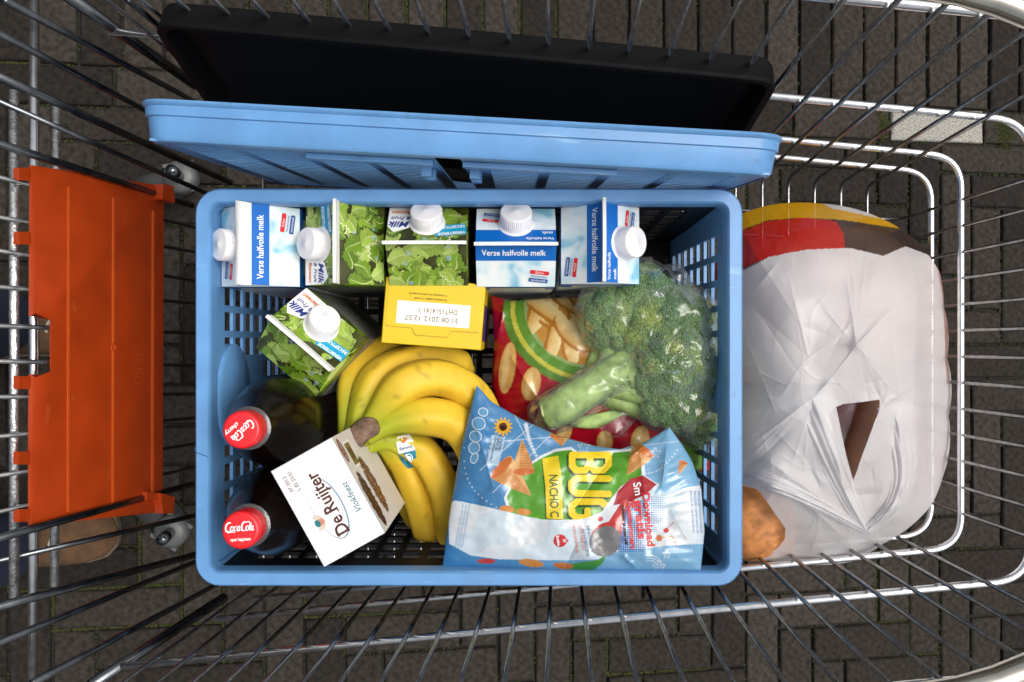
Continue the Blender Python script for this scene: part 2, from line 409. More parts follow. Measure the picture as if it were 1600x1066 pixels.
for i in range(n):
    a, b, c_ = top[i - 1], top[i], top[(i + 1) % n]; e1 = (b - a).normalized(); e2 = (c_ - b).normalized()
    m1 = nrm.cross(e1); m2 = nrm.cross(e2); q = (m1 + m2)
    if q.length < 1e-3: q = m1
    q = q.normalized() * .003 / max(.4, q.normalized().dot(m1))
    ins.append(b + q if (b + q - cen).length < (b - cen).length or i in (6, 7) else b - q)
fm.add(ring0 + ring1 + ins, [(k * n + i, k * n + (i + 1) % n, (k + 1) * n + (i + 1) % n, (k + 1) * n + i) for k in range(2) for i in range(n)] + [tuple(2 * n + i for i in range(n)), tuple(range(n))[::-1]])
flap = fm.build('seat_flap', orange_m, cart, CB, ang=40); flap['label'] = 'orange plastic child seat flap'
def flap_part(name, pts, z0, z1, m=orange_m):
    b = MB(); k = len(pts); lo = [FP(px, py) + nrm * z0 for px, py in pts]; hi = [FP(px, py) + nrm * z1 for px, py in pts]
    b.add(lo + hi, [(i, (i + 1) % k, k + (i + 1) % k, k + i) for i in range(k)] + [tuple(range(k, 2 * k)), tuple(range(k))[::-1]])
    return b.build(name, m, flap, CB, ang=40)
for px, y0, y1 in ((107, 292, 800), (177, 309, 790), (239, 330, 770)):
    flap_part('rib', [(px - 1.6, y0), (px + 1.6, y0), (px + .6, y1), (px - 2.6, y1)], -.001, .0009, M('orange_rib', srgb(186, 76, 22), .4))
flap_part('hook', [(243, 288), (259, 291), (261, 318), (241, 312)], -.004, .010)
flap_part('hook', [(238, 770), (261, 776), (259, 802), (243, 802)], -.004, .010)
flap_part('hook', [(222, 768), (238, 770), (240, 780), (222, 782)], -.004, .006)
for yy in (272, 372, 598, 716, 806):
    flap_part('clip', [(33, yy - 10), (49, yy - 10), (49, yy + 10), (33, yy + 10)], -.008, -.002)
bt = MB(); bt.lathe([(.0042, 0), (.0045, .001), (.0035, .0014), (.003, .0006)], 20, mat=Matrix.Translation(FP(177, 543)) @ nrm.to_track_quat('Z', 'Y').to_matrix().to_4x4())
bt.build('boss', orange_m, flap, CB, smooth=True)
fd = Decal(lambda u, v, k: FP(u, v) + nrm * .0006)
fd.text('15 KG', 216, 575, 20, M('orange_emboss', srgb(174, 66, 18), .4), rot=math.radians(-90), sx=-1)
fd.mb.v = [tuple(p) for p in fd.mb.v]; fd.build('embossed_lettering', flap, CB)
# castors
def castor(px, py, zc, ang):
    c = P(px, py, zc); up = gn
    q = Matrix.Translation(c) @ up.to_track_quat('Z', 'X').to_matrix().to_4x4() @ Matrix.Rotation(ang, 4, 'Z') @ Matrix.Scale(.78, 4)
    e = MB(); e.lathe([(.034, -.03), (.034, -.006), (.030, 0), (.022, .004), (.006, .005)], 32, mat=q)
    for sgn in (-1, 1):
        vs = [q @ Vector(p) for p in ((-.03, sgn * .024, -.01), (.03, sgn * .024, -.01), (.06, sgn * .024, -.075), (.035, sgn * .024, -.085), (-.03, sgn * .031, -.01), (.03, sgn * .031, -.01), (.06, sgn * .031, -.075), (.035, sgn * .031, -.085))]
        e.add(vs, [(0, 1, 2, 3), (7, 6, 5, 4), (0, 4, 5, 1), (1, 5, 6, 2), (2, 6, 7, 3), (3, 7, 4, 0)])
    fk = e.build('castor_fork', castor_m, cart, CB, ang=40)
    w = MB(); wm = q @ Matrix.Translation((.045, 0, -.075)) @ Matrix.Rotation(math.pi / 2, 4, 'X')
    w.lathe([(.03, -.018), (.056, -.018), (.0625, -.010), (.0625, .010), (.056, .018), (.03, .018)], 40, mat=wm); w.build('wheel', rubber_m, fk, CB, ang=40)
    h = MB(); h.lathe([(.01, -.0205), (.04, -.0205), (.042, -.017), (.042, .017), (.04, .0205), (.01, .0205)], 32, mat=wm); h.build('hub', castor_m, fk, CB, ang=40)
    wire([c + up * .0, c + up * .05], .009, 'castor_stem', MATS['gate_rod'], 12)
castor(280, 276, -.36, math.radians(10)); castor(266, 832, -.36, math.radians(-35))

# ---------------------------------------------------------------- folding crates
blue = M('crate_blue', srgb(98, 150, 202), .4, var=.09, vscale=34, bump=.06, bscale=900, spec=.5)
black_p = M('crate_black', (.006, .006, .0065), .6, var=.2, vscale=40, bump=.1, bscale=900, spec=.12)
def wear(m, scale, stretch, thr, rgb, amt):
    nt = m.node_tree; b = nt.nodes['Principled BSDF']; src = b.inputs['Base Color'].links[0].from_socket
    tc = nt.nodes.new('ShaderNodeTexCoord'); mp = nt.nodes.new('ShaderNodeMapping'); mp.inputs['Scale'].default_value = stretch; mp.inputs['Rotation'].default_value = (0, 0, .3)
    nt.links.new(tc.outputs['Object'], mp.inputs[0]); n = nt.nodes.new('ShaderNodeTexNoise'); n.inputs['Scale'].default_value = scale; n.inputs['Detail'].default_value = 4; nt.links.new(mp.outputs[0], n.inputs[0])
    mr = nt.nodes.new('ShaderNodeMapRange'); mr.inputs[1].default_value = thr; mr.inputs[2].default_value = thr + .06; mr.inputs[4].default_value = amt; nt.links.new(n.outputs[0], mr.inputs[0])
    mx = nt.nodes.new('ShaderNodeMix'); mx.data_type = 'RGBA'; nt.links.new(mr.outputs[0], mx.inputs[0]); nt.links.new(src, mx.inputs[6]); mx.inputs[7].default_value = (*rgb, 1); nt.links.new(mx.outputs[2], b.inputs['Base Color'])
wear(blue, 14, (1, 9, 9), .66, srgb(150, 188, 222), .45); wear(blue, 40, (1, 1, 1), .67, srgb(70, 104, 140), .35)
wear(orange_m, 30, (6, 1, 1), .66, srgb(190, 96, 50), .25); wear(orange_m, 60, (1, 1, 1), .68, srgb(110, 38, 8), .25)
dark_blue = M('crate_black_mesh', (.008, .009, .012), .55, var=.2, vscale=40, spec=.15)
def rrect_loop(hx, hy, r, n=7):
    out = []
    for (sx, sy, a0) in ((1, 1, 0), (-1, 1, 90), (-1, -1, 180), (1, -1, 270)):
        for k in range(n):
            a = math.radians(a0 + 90 * k / (n - 1)); out.append((sx * (hx - r) + r * math.cos(a), sy * (hy - r) + r * math.sin(a)))
    return out
def ring_sweep(mb, hx, hy, r, prof, close=True):
    """prof: (inset, z) loops of a rounded rectangle"""
    L = [[(x, y, z) for x, y in rrect_loop(hx - i, hy - i, max(.002, r - i))] for i, z in prof]; n = len(L[0]); k = len(L)
    f = [(a * n + j, a * n + (j + 1) % n, ((a + 1) % k) * n + (j + 1) % n, ((a + 1) % k) * n + j) for a in range(k if close else k - 1) for j in range(n)]
    return mb.add([p for l in L for p in l], f)
def holed(mb, fn, w, h, th, holes):
    """panel with rectangular openings; fn maps (u, v, depth) to a point"""
    us = sorted({0, w} | {round(q, 5) for o in holes for q in (o[0], o[1])}); vs = sorted({0, h} | {round(q, 5) for o in holes for q in (o[2], o[3])})
    solid = {}
    for i in range(len(us) - 1):
        for j in range(len(vs) - 1):
            cu, cv = (us[i] + us[i + 1]) / 2, (vs[j] + vs[j + 1]) / 2
            solid[i, j] = not any(o[0] < cu < o[1] and o[2] < cv < o[3] for o in holes)
    V = []; ids = {}
    def vid(i, j, k):
        if (i, j, k) not in ids: ids[i, j, k] = len(V); V.append(fn(us[i], vs[j], k * th))
        return ids[i, j, k]
    Fs = []
    for (i, j), s in solid.items():
        if not s: continue
        Fs += [(vid(i, j, 1), vid(i + 1, j, 1), vid(i + 1, j + 1, 1), vid(i, j + 1, 1)), (vid(i, j, 0), vid(i, j + 1, 0), vid(i + 1, j + 1, 0), vid(i + 1, j, 0))]
        for (di, dj, a, b) in ((-1, 0, (i, j + 1), (i, j)), (1, 0, (i + 1, j), (i + 1, j + 1)), (0, -1, (i, j), (i + 1, j)), (0, 1, (i + 1, j + 1), (i, j + 1))):
            if not solid.get((i + di, j + dj), False): Fs.append((vid(*a, 0), vid(*b, 0), vid(*b, 1), vid(*a, 1)))
    mb.add(V, Fs); return mb
x0, x1, y0, y1, ZR = -.2746, .2000, -.2127, .1326, .235
KC = Vector(((x0 + x1) / 2, (y0 + y1) / 2, 0)); HX, HY = (x1 - x0) / 2, (y1 - y0) / 2
crate = thing('folding_crate', KC, 'open light blue plastic folding crate full of groceries', 'crate')
mb = MB(); ring_sweep(mb, HX, HY, .022, [(.0005, ZR - .022), (0, ZR - .006), (.0006, ZR - .002), (.0022, ZR), (.0118, ZR), (.0132, ZR - .0015), (.0138, ZR - .005), (.0140, ZR - .018), (.0115, ZR - .018), (.0115, ZR - .016)])
mb.build('rim', blue, crate, ang=35)
def holes_grid(w, h, pu, pv, hu, hv, mu, mv, skip=None):
    out = []; nu = int((w - 2 * mu) / pu); nv = int((h - 2 * mv) / pv); ou = (w - (nu * pu - (pu - hu))) / 2; ov = mv
    for i in range(nu):
        for j in range(nv):
            u, v = ou + i * pu, ov + j * pv
            if skip and skip(u + hu / 2, v + hv / 2): continue
            out.append((u, u + hu, v, v + hv))
    return out
hz = ZR - .016; ix, iy = HX - .0125, HY - .0125
tp = .006   # draft of the walls
LW, SW = 2 * ix, 2 * iy
sm = MB(); holed(sm, lambda u, v, d: Vector((-ix + tp * (1 - v / hz) - .003 + d, -iy + u, v + .0)), SW, hz, .003, holes_grid(SW, hz, .0232, .0270, .0172, .0205, .012, .014, lambda u, v: abs(u - SW / 2 + .01) < .036 and v > .10))
wl = sm.build('end_wall', blue, crate)
rb = MB(); rb.lathe([(.001, -.006), (.05, -.006), (.05, .001), (.047, .003), (.001, .003)], 40, mat=Matrix.Translation((-ix + .001, -.01, hz - .045)) @ Matrix.Rotation(math.pi / 2, 4, 'Y') @ Matrix.Diagonal((.85, .95, 1, 1)))
rb.build('grip_pad', blue, wl, ang=40)
sm = MB(); holed(sm, lambda u, v, d: Vector((ix - tp * (1 - v / hz) + .003 - d, iy - u, v)), SW, hz, .003, holes_grid(SW, hz, .0232, .0270, .0172, .0205, .012, .014, lambda u, v: abs(u - SW / 2) < .022 and v > .17))
sm.build('end_wall', blue, crate)
for sgn in (-1, 1):
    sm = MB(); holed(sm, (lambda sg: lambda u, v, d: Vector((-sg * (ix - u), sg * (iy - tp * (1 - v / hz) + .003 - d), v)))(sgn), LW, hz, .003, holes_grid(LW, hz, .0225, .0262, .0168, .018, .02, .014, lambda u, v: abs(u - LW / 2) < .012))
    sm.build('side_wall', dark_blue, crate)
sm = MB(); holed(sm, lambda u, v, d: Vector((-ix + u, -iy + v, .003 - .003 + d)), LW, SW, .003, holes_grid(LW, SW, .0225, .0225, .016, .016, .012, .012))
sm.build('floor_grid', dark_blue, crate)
for sx in (-1, 1):
    for sy in (-1, 1):
        MB().box(sx * ix - .004, sx * ix + .004, sy * iy - .004, sy * iy + .004, .001, ZR - .021).build('corner_post', blue, crate)
sm = MB().tube([(-HX + .0004, -.052, ZR + .00005), (-HX + .0018, -.056, ZR + .0002), (-HX + .012, -.06, ZR + .0001)], .0004, 6); sm.build('seam', M('seam_dark', srgb(40, 80, 130), .6), crate)

def frame_mat(top_left_back, yaw, lean, hgt):
    return None
# folded blue crate, standing on its long edge behind the open one
FH = .345
yaw = math.radians(-3.2); lean = math.radians(5.5)
# local axes: x along, y up (height), z from rim side to base side (towards -Y)
B0 = Matrix(((1, 0, 0), (0, 0, -1), (0, 1, 0))).to_4x4()
fold_rot = Matrix.Rotation(yaw, 4, 'Z') @ Matrix.Rotation(lean, 4, 'X') @ B0
fc_top = (P(222, 153, .345) + P(1218, 208, .345)) / 2
fbase = fc_top - (fold_rot.to_3x3() @ Vector((0, FH, 0)))
fcr = thing('folded_crate', fbase, 'light blue folded plastic crate standing on edge behind the open crate', 'crate', rot=fold_rot)
mb = MB(); hx, hy = .2415, FH / 2
prof = [(.004, .001), (.0, .0), (-.001, .0018), (0, .0035), (.0012, .0042), (.0016, .0110), (.0034, .0118), (.005, .0265), (.0070, .0292), (.010, .0302)]
ring_sweep(mb, hx, hy, .026, prof, close=False)
mb.v = [(a, b + hy, c) for a, b, c in mb.v]
mb.build('tray_side', blue, fcr, ang=35)
for (a, b, l0, l1) in ((-.2315, -.021, -.12, -.022), (.0, .2315, .001, .12)):
    w_, h_ = b - a, FH - .020
    hl = holes_grid(w_, h_, .0495, .0128, .041, .0078, .004, .006)
    sm = MB(); holed(sm, lambda u, v, d: Vector((a + u, .010 + v, .0275 + d)), w_, h_, .0018, hl); sm.build('folded_wall_panel', blue, fcr)
    lg = MB(); lg.box(l0, l1, FH - .042, FH - .030, .0297, .0335); lg.build('panel_ledge', blue, fcr)
    for k in range(2):
        xx = (l1 - .012 if l0 < 0 else l0 + .004); MB().box(xx, xx + .008, FH - .075 - .03 * k, FH - .06 - .03 * k, .0300, .039).build('latch', blue, fcr)

# folded black crate leaning against the side of the cart
BH = .285
byaw, blean = math.radians(-5.3), math.radians(-9)
brot = Matrix.Rotation(byaw, 4, 'Z') @ Matrix.Rotation(blean, 4, 'X') @ B0
bt_ = (P(240, 4, .325) + P(1222, 80, .325)) / 2
bbase = bt_ - (brot.to_3x3() @ Vector((0, BH, 0)))
bcr = thing('folded_crate', bbase, 'black folded plastic crate standing on edge, farthest from the groceries', 'crate', rot=brot)
mb = MB(); bx_, by_ = .238, BH / 2
ring_sweep(mb, bx_, by_, .018, [(.012, .002), (.004, .0), (.002, .004), (.001, .016), (0, .0175), (0, .0195), (.001, .021), (.006, .021), (.007, .02), (.009, .006)], close=True)
mb.v = [(a * (1.0 + .06 * (1 - (b + by_) / BH)), b + by_, c) for a, b, c in mb.v]; mb.build('tray_side', black_p, bcr, ang=35)
sm = MB(); holed(sm, lambda u, v, d: Vector((-bx_ + .008 + u, .008 + v, .003 + d)), 2 * bx_ - .016, BH - .016, .003, []); sm.build('base_plate', black_p, bcr)
for a, b in ((-.222, .222),):
    MB().box(a, b, .014, BH - .014, .007, .0095).build('folded_wall_panel', black_p, bcr)

# ---------------------------------------------------------------- milk cartons
def leaf_mat():
    m = bpy.data.materials.new('leaf_print'); m.use_nodes = True; nt = m.node_tree; b = nt.nodes['Principled BSDF']; b.inputs['Roughness'].default_value = .3
    tc = nt.nodes.new('ShaderNodeTexCoord'); n = nt.nodes.new('ShaderNodeTexNoise'); n.inputs['Scale'].default_value = 60; n.inputs['Detail'].default_value = 3
    nt.links.new(tc.outputs['Object'], n.inputs[0])
    ad = nt.nodes.new('ShaderNodeVectorMath'); ad.operation = 'MULTIPLY_ADD'; nt.links.new(n.outputs['Color'], ad.inputs[0]); ad.inputs[1].default_value = (.034,) * 3; nt.links.new(tc.outputs['Object'], ad.inputs[2])
    v = nt.nodes.new('ShaderNodeTexVoronoi'); v.inputs['Scale'].default_value = 46; nt.links.new(ad.outputs[0], v.inputs['Vector'])
    v2 = nt.nodes.new('ShaderNodeTexVoronoi'); v2.feature = 'DISTANCE_TO_EDGE'; v2.inputs['Scale'].default_value = 46; nt.links.new(ad.outputs[0], v2.inputs['Vector'])
    r1 = nt.nodes.new('ShaderNodeValToRGB'); e = r1.color_ramp.elements
    e[0].position = 0; e[0].color = (.035, .05, .008, 1); e[1].position = 1; e[1].color = (.42, .5, .12, 1)
    for p, c in ((.22, (.09, .13, .012)), (.45, (.16, .3, .018)), (.7, (.26, .42, .03)), (.88, (.3, .46, .06))):
        q = e.new(p); q.color = (*c, 1)
    sp = nt.nodes.new('ShaderNodeSeparateColor'); nt.links.new(v.outputs['Color'], sp.inputs[0])
    mxv = nt.nodes.new('ShaderNodeMath'); mxv.operation = 'MULTIPLY_ADD'; nt.links.new(v.outputs['Distance'], mxv.inputs[0]); mxv.inputs[1].default_value = -.55; nt.links.new(sp.outputs[0], mxv.inputs[2])
    ad2 = nt.nodes.new('ShaderNodeMath'); ad2.operation = 'ADD'; nt.links.new(mxv.outputs[0], ad2.inputs[0]); ad2.inputs[1].default_value = .27
    nt.links.new(ad2.outputs[0], r1.inputs[0])
    mr = nt.nodes.new('ShaderNodeMapRange'); mr.inputs[2].default_value = .05; mr.inputs[3].default_value = .62; mr.inputs[4].default_value = 1; nt.links.new(v2.outputs[0], mr.inputs[0])
    sc = nt.nodes.new('ShaderNodeVectorMath'); sc.operation = 'SCALE'; nt.links.new(r1.outputs[0], sc.inputs[0]); nt.links.new(mr.outputs[0], sc.inputs['Scale'])
    nt.links.new(sc.outputs[0], b.inputs['Base Color']); return m
def pale_mat():
    m = bpy.data.materials.new('pale_blue_print'); m.use_nodes = True; nt = m.node_tree; b = nt.nodes['Principled BSDF']; b.inputs['Roughness'].default_value = .35
    tc = nt.nodes.new('ShaderNodeTexCoord'); n = nt.nodes.new('ShaderNodeTexNoise'); n.inputs['Scale'].default_value = 26; n.inputs['Detail'].default_value = 2; n.inputs['Distortion'].default_value = 1.2
    nt.links.new(tc.outputs['Object'], n.inputs[0]); r = nt.nodes.new('ShaderNodeValToRGB'); e = r.color_ramp.elements
    e[0].position = .3; e[0].color = (.22, .50, .66, 1); e[1].position = .6; e[1].color = (.78, .83, .84, 1); q = e.new(.42); q.color = (.58, .74, .80, 1)
    nt.links.new(n.outputs[0], r.inputs[0]); nt.links.new(r.outputs[0], b.inputs['Base Color']); return m
LEAF, PALE = leaf_mat(), pale_mat()
LEAFP = M('leaf_picture', attr='Col', rough=.3, var=.02)
def paint_leaves(U, V, seed):
    """the salad-leaf picture printed on the green cartons"""
    r = random.Random(seed); c = np.zeros(U.shape + (3,)); c[:] = srgb(62, 66, 26)
    n1 = vnoise(U, V, .012, seed) + .5; c *= (.5 + n1[..., None])
    pal = [(104, 138, 34), (126, 160, 46), (88, 122, 26), (148, 176, 70), (112, 150, 40), (160, 184, 92)]
    for k in range(30):
        cu, cv = r.uniform(-.036, .036), r.uniform(-.002, .048); a = r.uniform(0, 6.28); Ln = r.uniform(.012, .026) * (1.15 - k * .012); w = Ln * r.uniform(.3, .46)
        du, dv = U - cu, V - cv; s_ = (du * math.cos(a) + dv * math.sin(a)) / Ln + .5; t_ = -du * math.sin(a) + dv * math.cos(a) + .002 * np.sin(s_ * 5 + k)
        edge = w * np.sin(np.pi * np.clip(s_, 0, 1)) ** .7 * (1 + .13 * np.sin(s_ * 34 + k) * (s_ > .2) + .1 * np.sin(s_ * 13 + 2 * k))
        m = (s_ > 0) & (s_ < 1) & (np.abs(t_) < edge); q = np.abs(t_) / np.maximum(edge, 1e-5)
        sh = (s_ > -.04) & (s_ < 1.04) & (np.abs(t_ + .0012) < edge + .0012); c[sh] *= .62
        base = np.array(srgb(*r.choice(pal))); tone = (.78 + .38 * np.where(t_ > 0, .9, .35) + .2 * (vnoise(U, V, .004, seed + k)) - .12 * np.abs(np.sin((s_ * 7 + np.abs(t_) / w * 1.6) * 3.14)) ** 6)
        col_ = base[None, None] * tone[..., None]; c[m] = col_[m]
        mid = m & (np.abs(t_) < .0006 * (1.1 - s_)); c[mid] = srgb(188, 200, 130)
        if k % 6 == 0: hl_ = m & (q > .8) & (t_ > 0); c[hl_] = srgb(212, 220, 170)
    for k in range(5):
        cu, cv = r.uniform(-.034, .034), r.uniform(0, .046); m = np.hypot(U - cu, V - cv) < r.uniform(.001, .003); c[m] = c[m] * .5 + .5 * np.array(srgb(150, 185, 205))
    return c * .95
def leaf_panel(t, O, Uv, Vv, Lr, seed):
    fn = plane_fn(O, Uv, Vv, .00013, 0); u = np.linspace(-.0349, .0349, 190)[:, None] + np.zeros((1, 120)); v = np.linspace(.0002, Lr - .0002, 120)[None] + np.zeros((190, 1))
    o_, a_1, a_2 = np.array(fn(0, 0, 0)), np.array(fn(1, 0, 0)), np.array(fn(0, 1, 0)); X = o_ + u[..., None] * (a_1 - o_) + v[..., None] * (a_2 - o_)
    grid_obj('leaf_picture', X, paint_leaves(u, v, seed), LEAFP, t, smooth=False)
WHITE = M('white_card', (.78, .78, .76), .4, var=.03); CAPW = M('cap_white', (.8, .79, .81), .35, var=.02, sss=.1)
BLUEI, NAVY, RED, CYAN, BLK = ink(0, 100, 186), ink(20, 45, 130), ink(215, 40, 45), ink(20, 150, 190), ink(30, 28, 28)
WI = ink(240, 240, 240); ORI = ink(205, 110, 30); DGRAY = M('carton_grey', (.16, .17, .16), .45)
a_, HE, HR = .035, .203, .233
def carton(px, py, rotdeg, kind, label, fin=0.0, ztop=0.0):
    c = P(px, py, HE); base = Vector((c.x, c.y, .0035 + ztop)); rot = Matrix.Rotation(math.radians(rotdeg), 4, 'Z')
    t = thing('milk_carton', base, label, 'carton', rot, 'gable top drink cartons in the crate')
    a = a_; he, hr = HE, HR
    side = PALE if kind == 'b' else LEAF
    mb = MB()
    mb.add([(-a, -a, 0), (a, -a, 0), (a, a, 0), (-a, a, 0), (-a, -a, he), (a, -a, he), (a, a, he), (-a, a, he)], [(0, 3, 2, 1), (0, 1, 5, 4), (1, 2, 6, 5), (2, 3, 7, 6), (3, 0, 4, 7)], 0)
    mb.build('body', [WHITE if kind == 'b' else DGRAY], t)
    mb = MB()
    mb.add([(-a, -a, he), (a, -a, he), (a, a, he), (-a, a, he), (0, -a, hr), (0, a, hr), (0, -a + .026, hr - .003), (0, a - .026, hr - .003)],
           [(1, 2, 5, 4), (3, 0, 4, 5), (0, 1, 6), (2, 3, 7), (0, 6, 4), (1, 4, 6), (3, 5, 7), (2, 7, 5)])
    mb.build('gable_roof', side, t)
    f = MB(); an = math.radians(fin); hx_ = math.sin(an) * .0135; hz_ = math.cos(an) * .0135; nx, nz = math.cos(an) * .0011, -math.sin(an) * .0011
    mid = .0055; K = []
    rows = [(0, 1), (.35, 1), (.38, .6), (.44, .6), (.47, 1), (.72, 1), (.75, .6), (.8, .6), (.83, 1), (1, 1)]
    for yy in (-a - .0006, 0, a + .0006):
        bow = 0 if yy else random.uniform(-.0008, .0008)
        for s_ in (-1, 1):
            for (q, th) in rows: K.append((hx_ * q + s_ * nx * th * 1.3 + bow * q, yy, hr - .002 + hz_ * q * (1.12 if (q == 1 and yy) else 1) + s_ * nz * th))
    R_ = len(rows); fs = []
    for b_ in range(2):
        o0, o1 = b_ * 2 * R_, (b_ + 1) * 2 * R_
        for i in range(R_ - 1): fs += [(o0 + i, o0 + i + 1, o1 + i + 1, o1 + i), (o0 + R_ + i + 1, o0 + R_ + i, o1 + R_ + i, o1 + R_ + i + 1)]
        fs.append((o0 + R_ - 1, o0 + 2 * R_ - 1, o1 + 2 * R_ - 1, o1 + R_ - 1))
    fs += [tuple(list(range(R_)) + list(range(2 * R_ - 1, R_ - 1, -1))), tuple(4 * R_ + i for i in (list(range(R_)) + list(range(2 * R_ - 1, R_ - 1, -1))))]
    f.add(K, fs).build('top_fin', WHITE, t)
    sl = math.atan2(hr - he, a); nr = Vector((-math.sin(sl), 0, math.cos(sl)))
    cm = Matrix.Translation(Vector((-a * .54, 0, he + (hr - he) * .46)) - nr * .001) @ nr.to_track_quat('Z', 'Y').to_matrix().to_4x4()
    nk = MB(); nk.lathe([(.0158, 0), (.0158, .0016), (.0142, .0028), (.0136, .009)], 40, mat=cm); nko = nk.build('spout', CAPW, t, ang=40)
    cp = MB(); nn = 144; rib = lambda j: (.0 if (j % 3) else -.03)
    cp.lathe([(.0139, .0062), (.0140, .0062), (.0140, .0150), (.0133, .0162), (.0118, .0166), (.0028, .0163), (.0022, .0169), (.0004, .0169)], nn, mat=cm, rib=lambda j: 0)
    vv = []
    for i, p in enumerate(cp.v):
        ringi, j = divmod(i, nn)
        if ringi in (1, 2) and j % 3 == 0:
            ax = Vector(cm.translation); q = cm.inverted() @ Vector(p); q.x *= .955; q.y *= .955; p = tuple(cm @ q)
        vv.append(p)
    cp.v = vv; cp.build('cap', CAPW, t, ang=50)
    Lr = math.hypot(a, hr - he)       # slope length
    fr = Decal(plane_fn((a, 0, he), (0, 1, 0), (-a, 0, hr - he)))     # v=0 at eave, Lr at ridge
    bk = Decal(plane_fn((-a, 0, he), (0, -1, 0), (a, 0, hr - he)))
    if kind == 'b':
        fr.rect(-a, Lr * .62, a, Lr * .97, BLUEI); fr.text('Verse halfvolle melk', -.002, Lr * .795, .0086, WI, bold=.012, maxw=.056)
        def flag(d, u, v, s=1.0):
            d.rrect(u, v + .0042 * s, .017 * s, .0042 * s, -.14, RED); d.text('Echte', u, v + .0042 * s, .0034 * s, WI, rot=-.14)
            d.text('Nederlandse', u - .0006, v, .0030 * s, NAVY, rot=-.14, maxw=.0145)
            d.rrect(u - .0012, v - .0042 * s, .017 * s, .0042 * s, -.14, ink(25, 75, 150)); d.text('weidemelk', u - .0012, v - .0042 * s, .0032 * s, WI, rot=-.14)
        flag(fr, .021, Lr * .25)
        bk.rect(-a, Lr * .62, a, Lr * .97, BLUEI); bk.text('Verse halfvolle', -.021, Lr * .86, .0052, WI, bold=.01, maxw=.024); bk.text('melk', -.0275, Lr * .70, .0052, WI, bold=.01, maxw=.0095)
        flag(bk, .022, Lr * .28, .9)
        for (O, U) in (((a, 0, he), (0, 1, 0)), ((0, -a, he), (1, 0, 0)), ((0, a, he), (-1, 0, 0)), ((-a, 0, he), (0, -1, 0))):
            sd_ = Decal(plane_fn(O, U, (0, 0, 1)))
            sd_.rect(-a, -.034, a, -.0005, BLUEI); sd_.rect(-a, -.15, a, -.034, PALE)
            sd_.rect(-.024, -.032, .027, -.012, WHITE); sd_.text('TEN MINSTE HOUDBAAR TOT', 0, -.018, .0035, BLK, maxw=.04); sd_.text('gekoeld bewaren', 0, -.026, .0035, BLK)
            sd_.text('VERSE MELK', 0, -.07, .009, BLUEI, bold=.02); sd_.build('side_print', t)
    else:
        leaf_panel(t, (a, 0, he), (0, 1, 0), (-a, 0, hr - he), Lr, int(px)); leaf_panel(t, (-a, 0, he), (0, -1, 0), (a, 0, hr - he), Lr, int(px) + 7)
        bk.poly([(.006, 0), (a, 0), (a, Lr * .55), (a - .006, Lr * .72), (.016, Lr * .6)], WI)
        bk.text('Milk', .0245, Lr * .49, .0105, NAVY, bold=.03, shear=.3); bk.text('& Fruit', .0235, Lr * .32, .0062, NAVY, bold=.02, shear=.3); bk.text('Banaan', .024, Lr * .16, .0062, ORI, bold=.03)
        bk.rrect(-.0208, Lr * .66, .0275, .0135, .12, CYAN, .0004); bk.text('VERBETERDE', -.0218, Lr * .75, .0046, WI, rot=.12, bold=.02, maxw=.024); bk.text('RECEPTUUR', -.0212, Lr * .58, .0046, WI, rot=.12, bold=.02, maxw=.024)
        for (O, U) in (((a, 0, he), (0, 1, 0)), ((0, -a, he), (1, 0, 0)), ((0, a, he), (-1, 0, 0)), ((-a, 0, he), (0, -1, 0))):
            sd_ = Decal(plane_fn(O, U, (0, 0, 1)))
            sd_.rect(-a, -.02, a, -.0004, LEAF)
            for k in range(9): sd_.text('ingredienten melk fruit suiker banaan', 0, -.028 - .008 * k, .0042, ink(225, 225, 215), maxw=.056)
            for k in range(22): sd_.rect(-.016 + .0015 * k, -.135, -.0155 + .0015 * k + .0004 * (k % 3), -.112, BLK)
            sd_.build('side_print', t)
    if fr.m: fr.build('front_print', t)
    bk.build('spout_side_print', t)
    return t
carton(409, 388, 0, 'b', 'blue and white milk carton in the crate corner beside the left wall', fin=-38)
carton(540, 386, 0, 'g', 'green leafy drink carton with upright seam beside the leftmost milk carton', fin=0)
carton(671, 386, -90, 'g', 'green leafy drink carton partly hidden by the yellow box', fin=6)
carton(806, 388, -90, 'b', 'blue and white milk carton with its spout towards the standing folded crates', fin=6)
carton(937, 384, 180, 'b', 'blue and white milk carton with spout facing the broccoli end of crate', fin=4)
carton(487, 536, -130.5, 'g', 'green leafy drink carton turned diagonally in front of the row', fin=0)

# ---------------------------------------------------------------- boxes
def box_thing(name, corners_px, ztop, zbot, label, cat, mat, nm='carton_body'):
    cs = [P(px, py, ztop) for px, py in corners_px]      # TL, TR, BR, BL as seen in the photo
    c = sum(cs, Vector()) / 4
    U = ((cs[1] - cs[0]) + (cs[2] - cs[3])); w = U.length / 2; U.normalize()
    Vv = Vector((0, 0, 1)).cross(U); h = abs(((cs[0] - cs[3]) + (cs[1] - cs[2])).dot(Vv)) / 2
    rot = Matrix((U, Vv, Vector((0, 0, 1)))).transposed().to_4x4()
    t = thing(name, Vector((c.x, c.y, zbot)), label, cat, rot); H = ztop - zbot; hw, hh = w / 2, h / 2; e = .0007
    mb = MB()
    rings = [(0, 0), (0, H - e), (e, H)]; v = []
    for i_, z in rings: v += [(-hw + i_, -hh + i_, z), (hw - i_, -hh + i_, z), (hw - i_, hh - i_, z), (-hw + i_, hh - i_, z)]
    mb.add(v, [(k * 4 + j, k * 4 + (j + 1) % 4, (k + 1) * 4 + (j + 1) % 4, (k + 1) * 4 + j) for k in range(2) for j in range(4)] + [(8, 9, 10, 11), (3, 2, 1, 0)])
    mb.build(nm, mat, t)
    return t, hw, hh, H
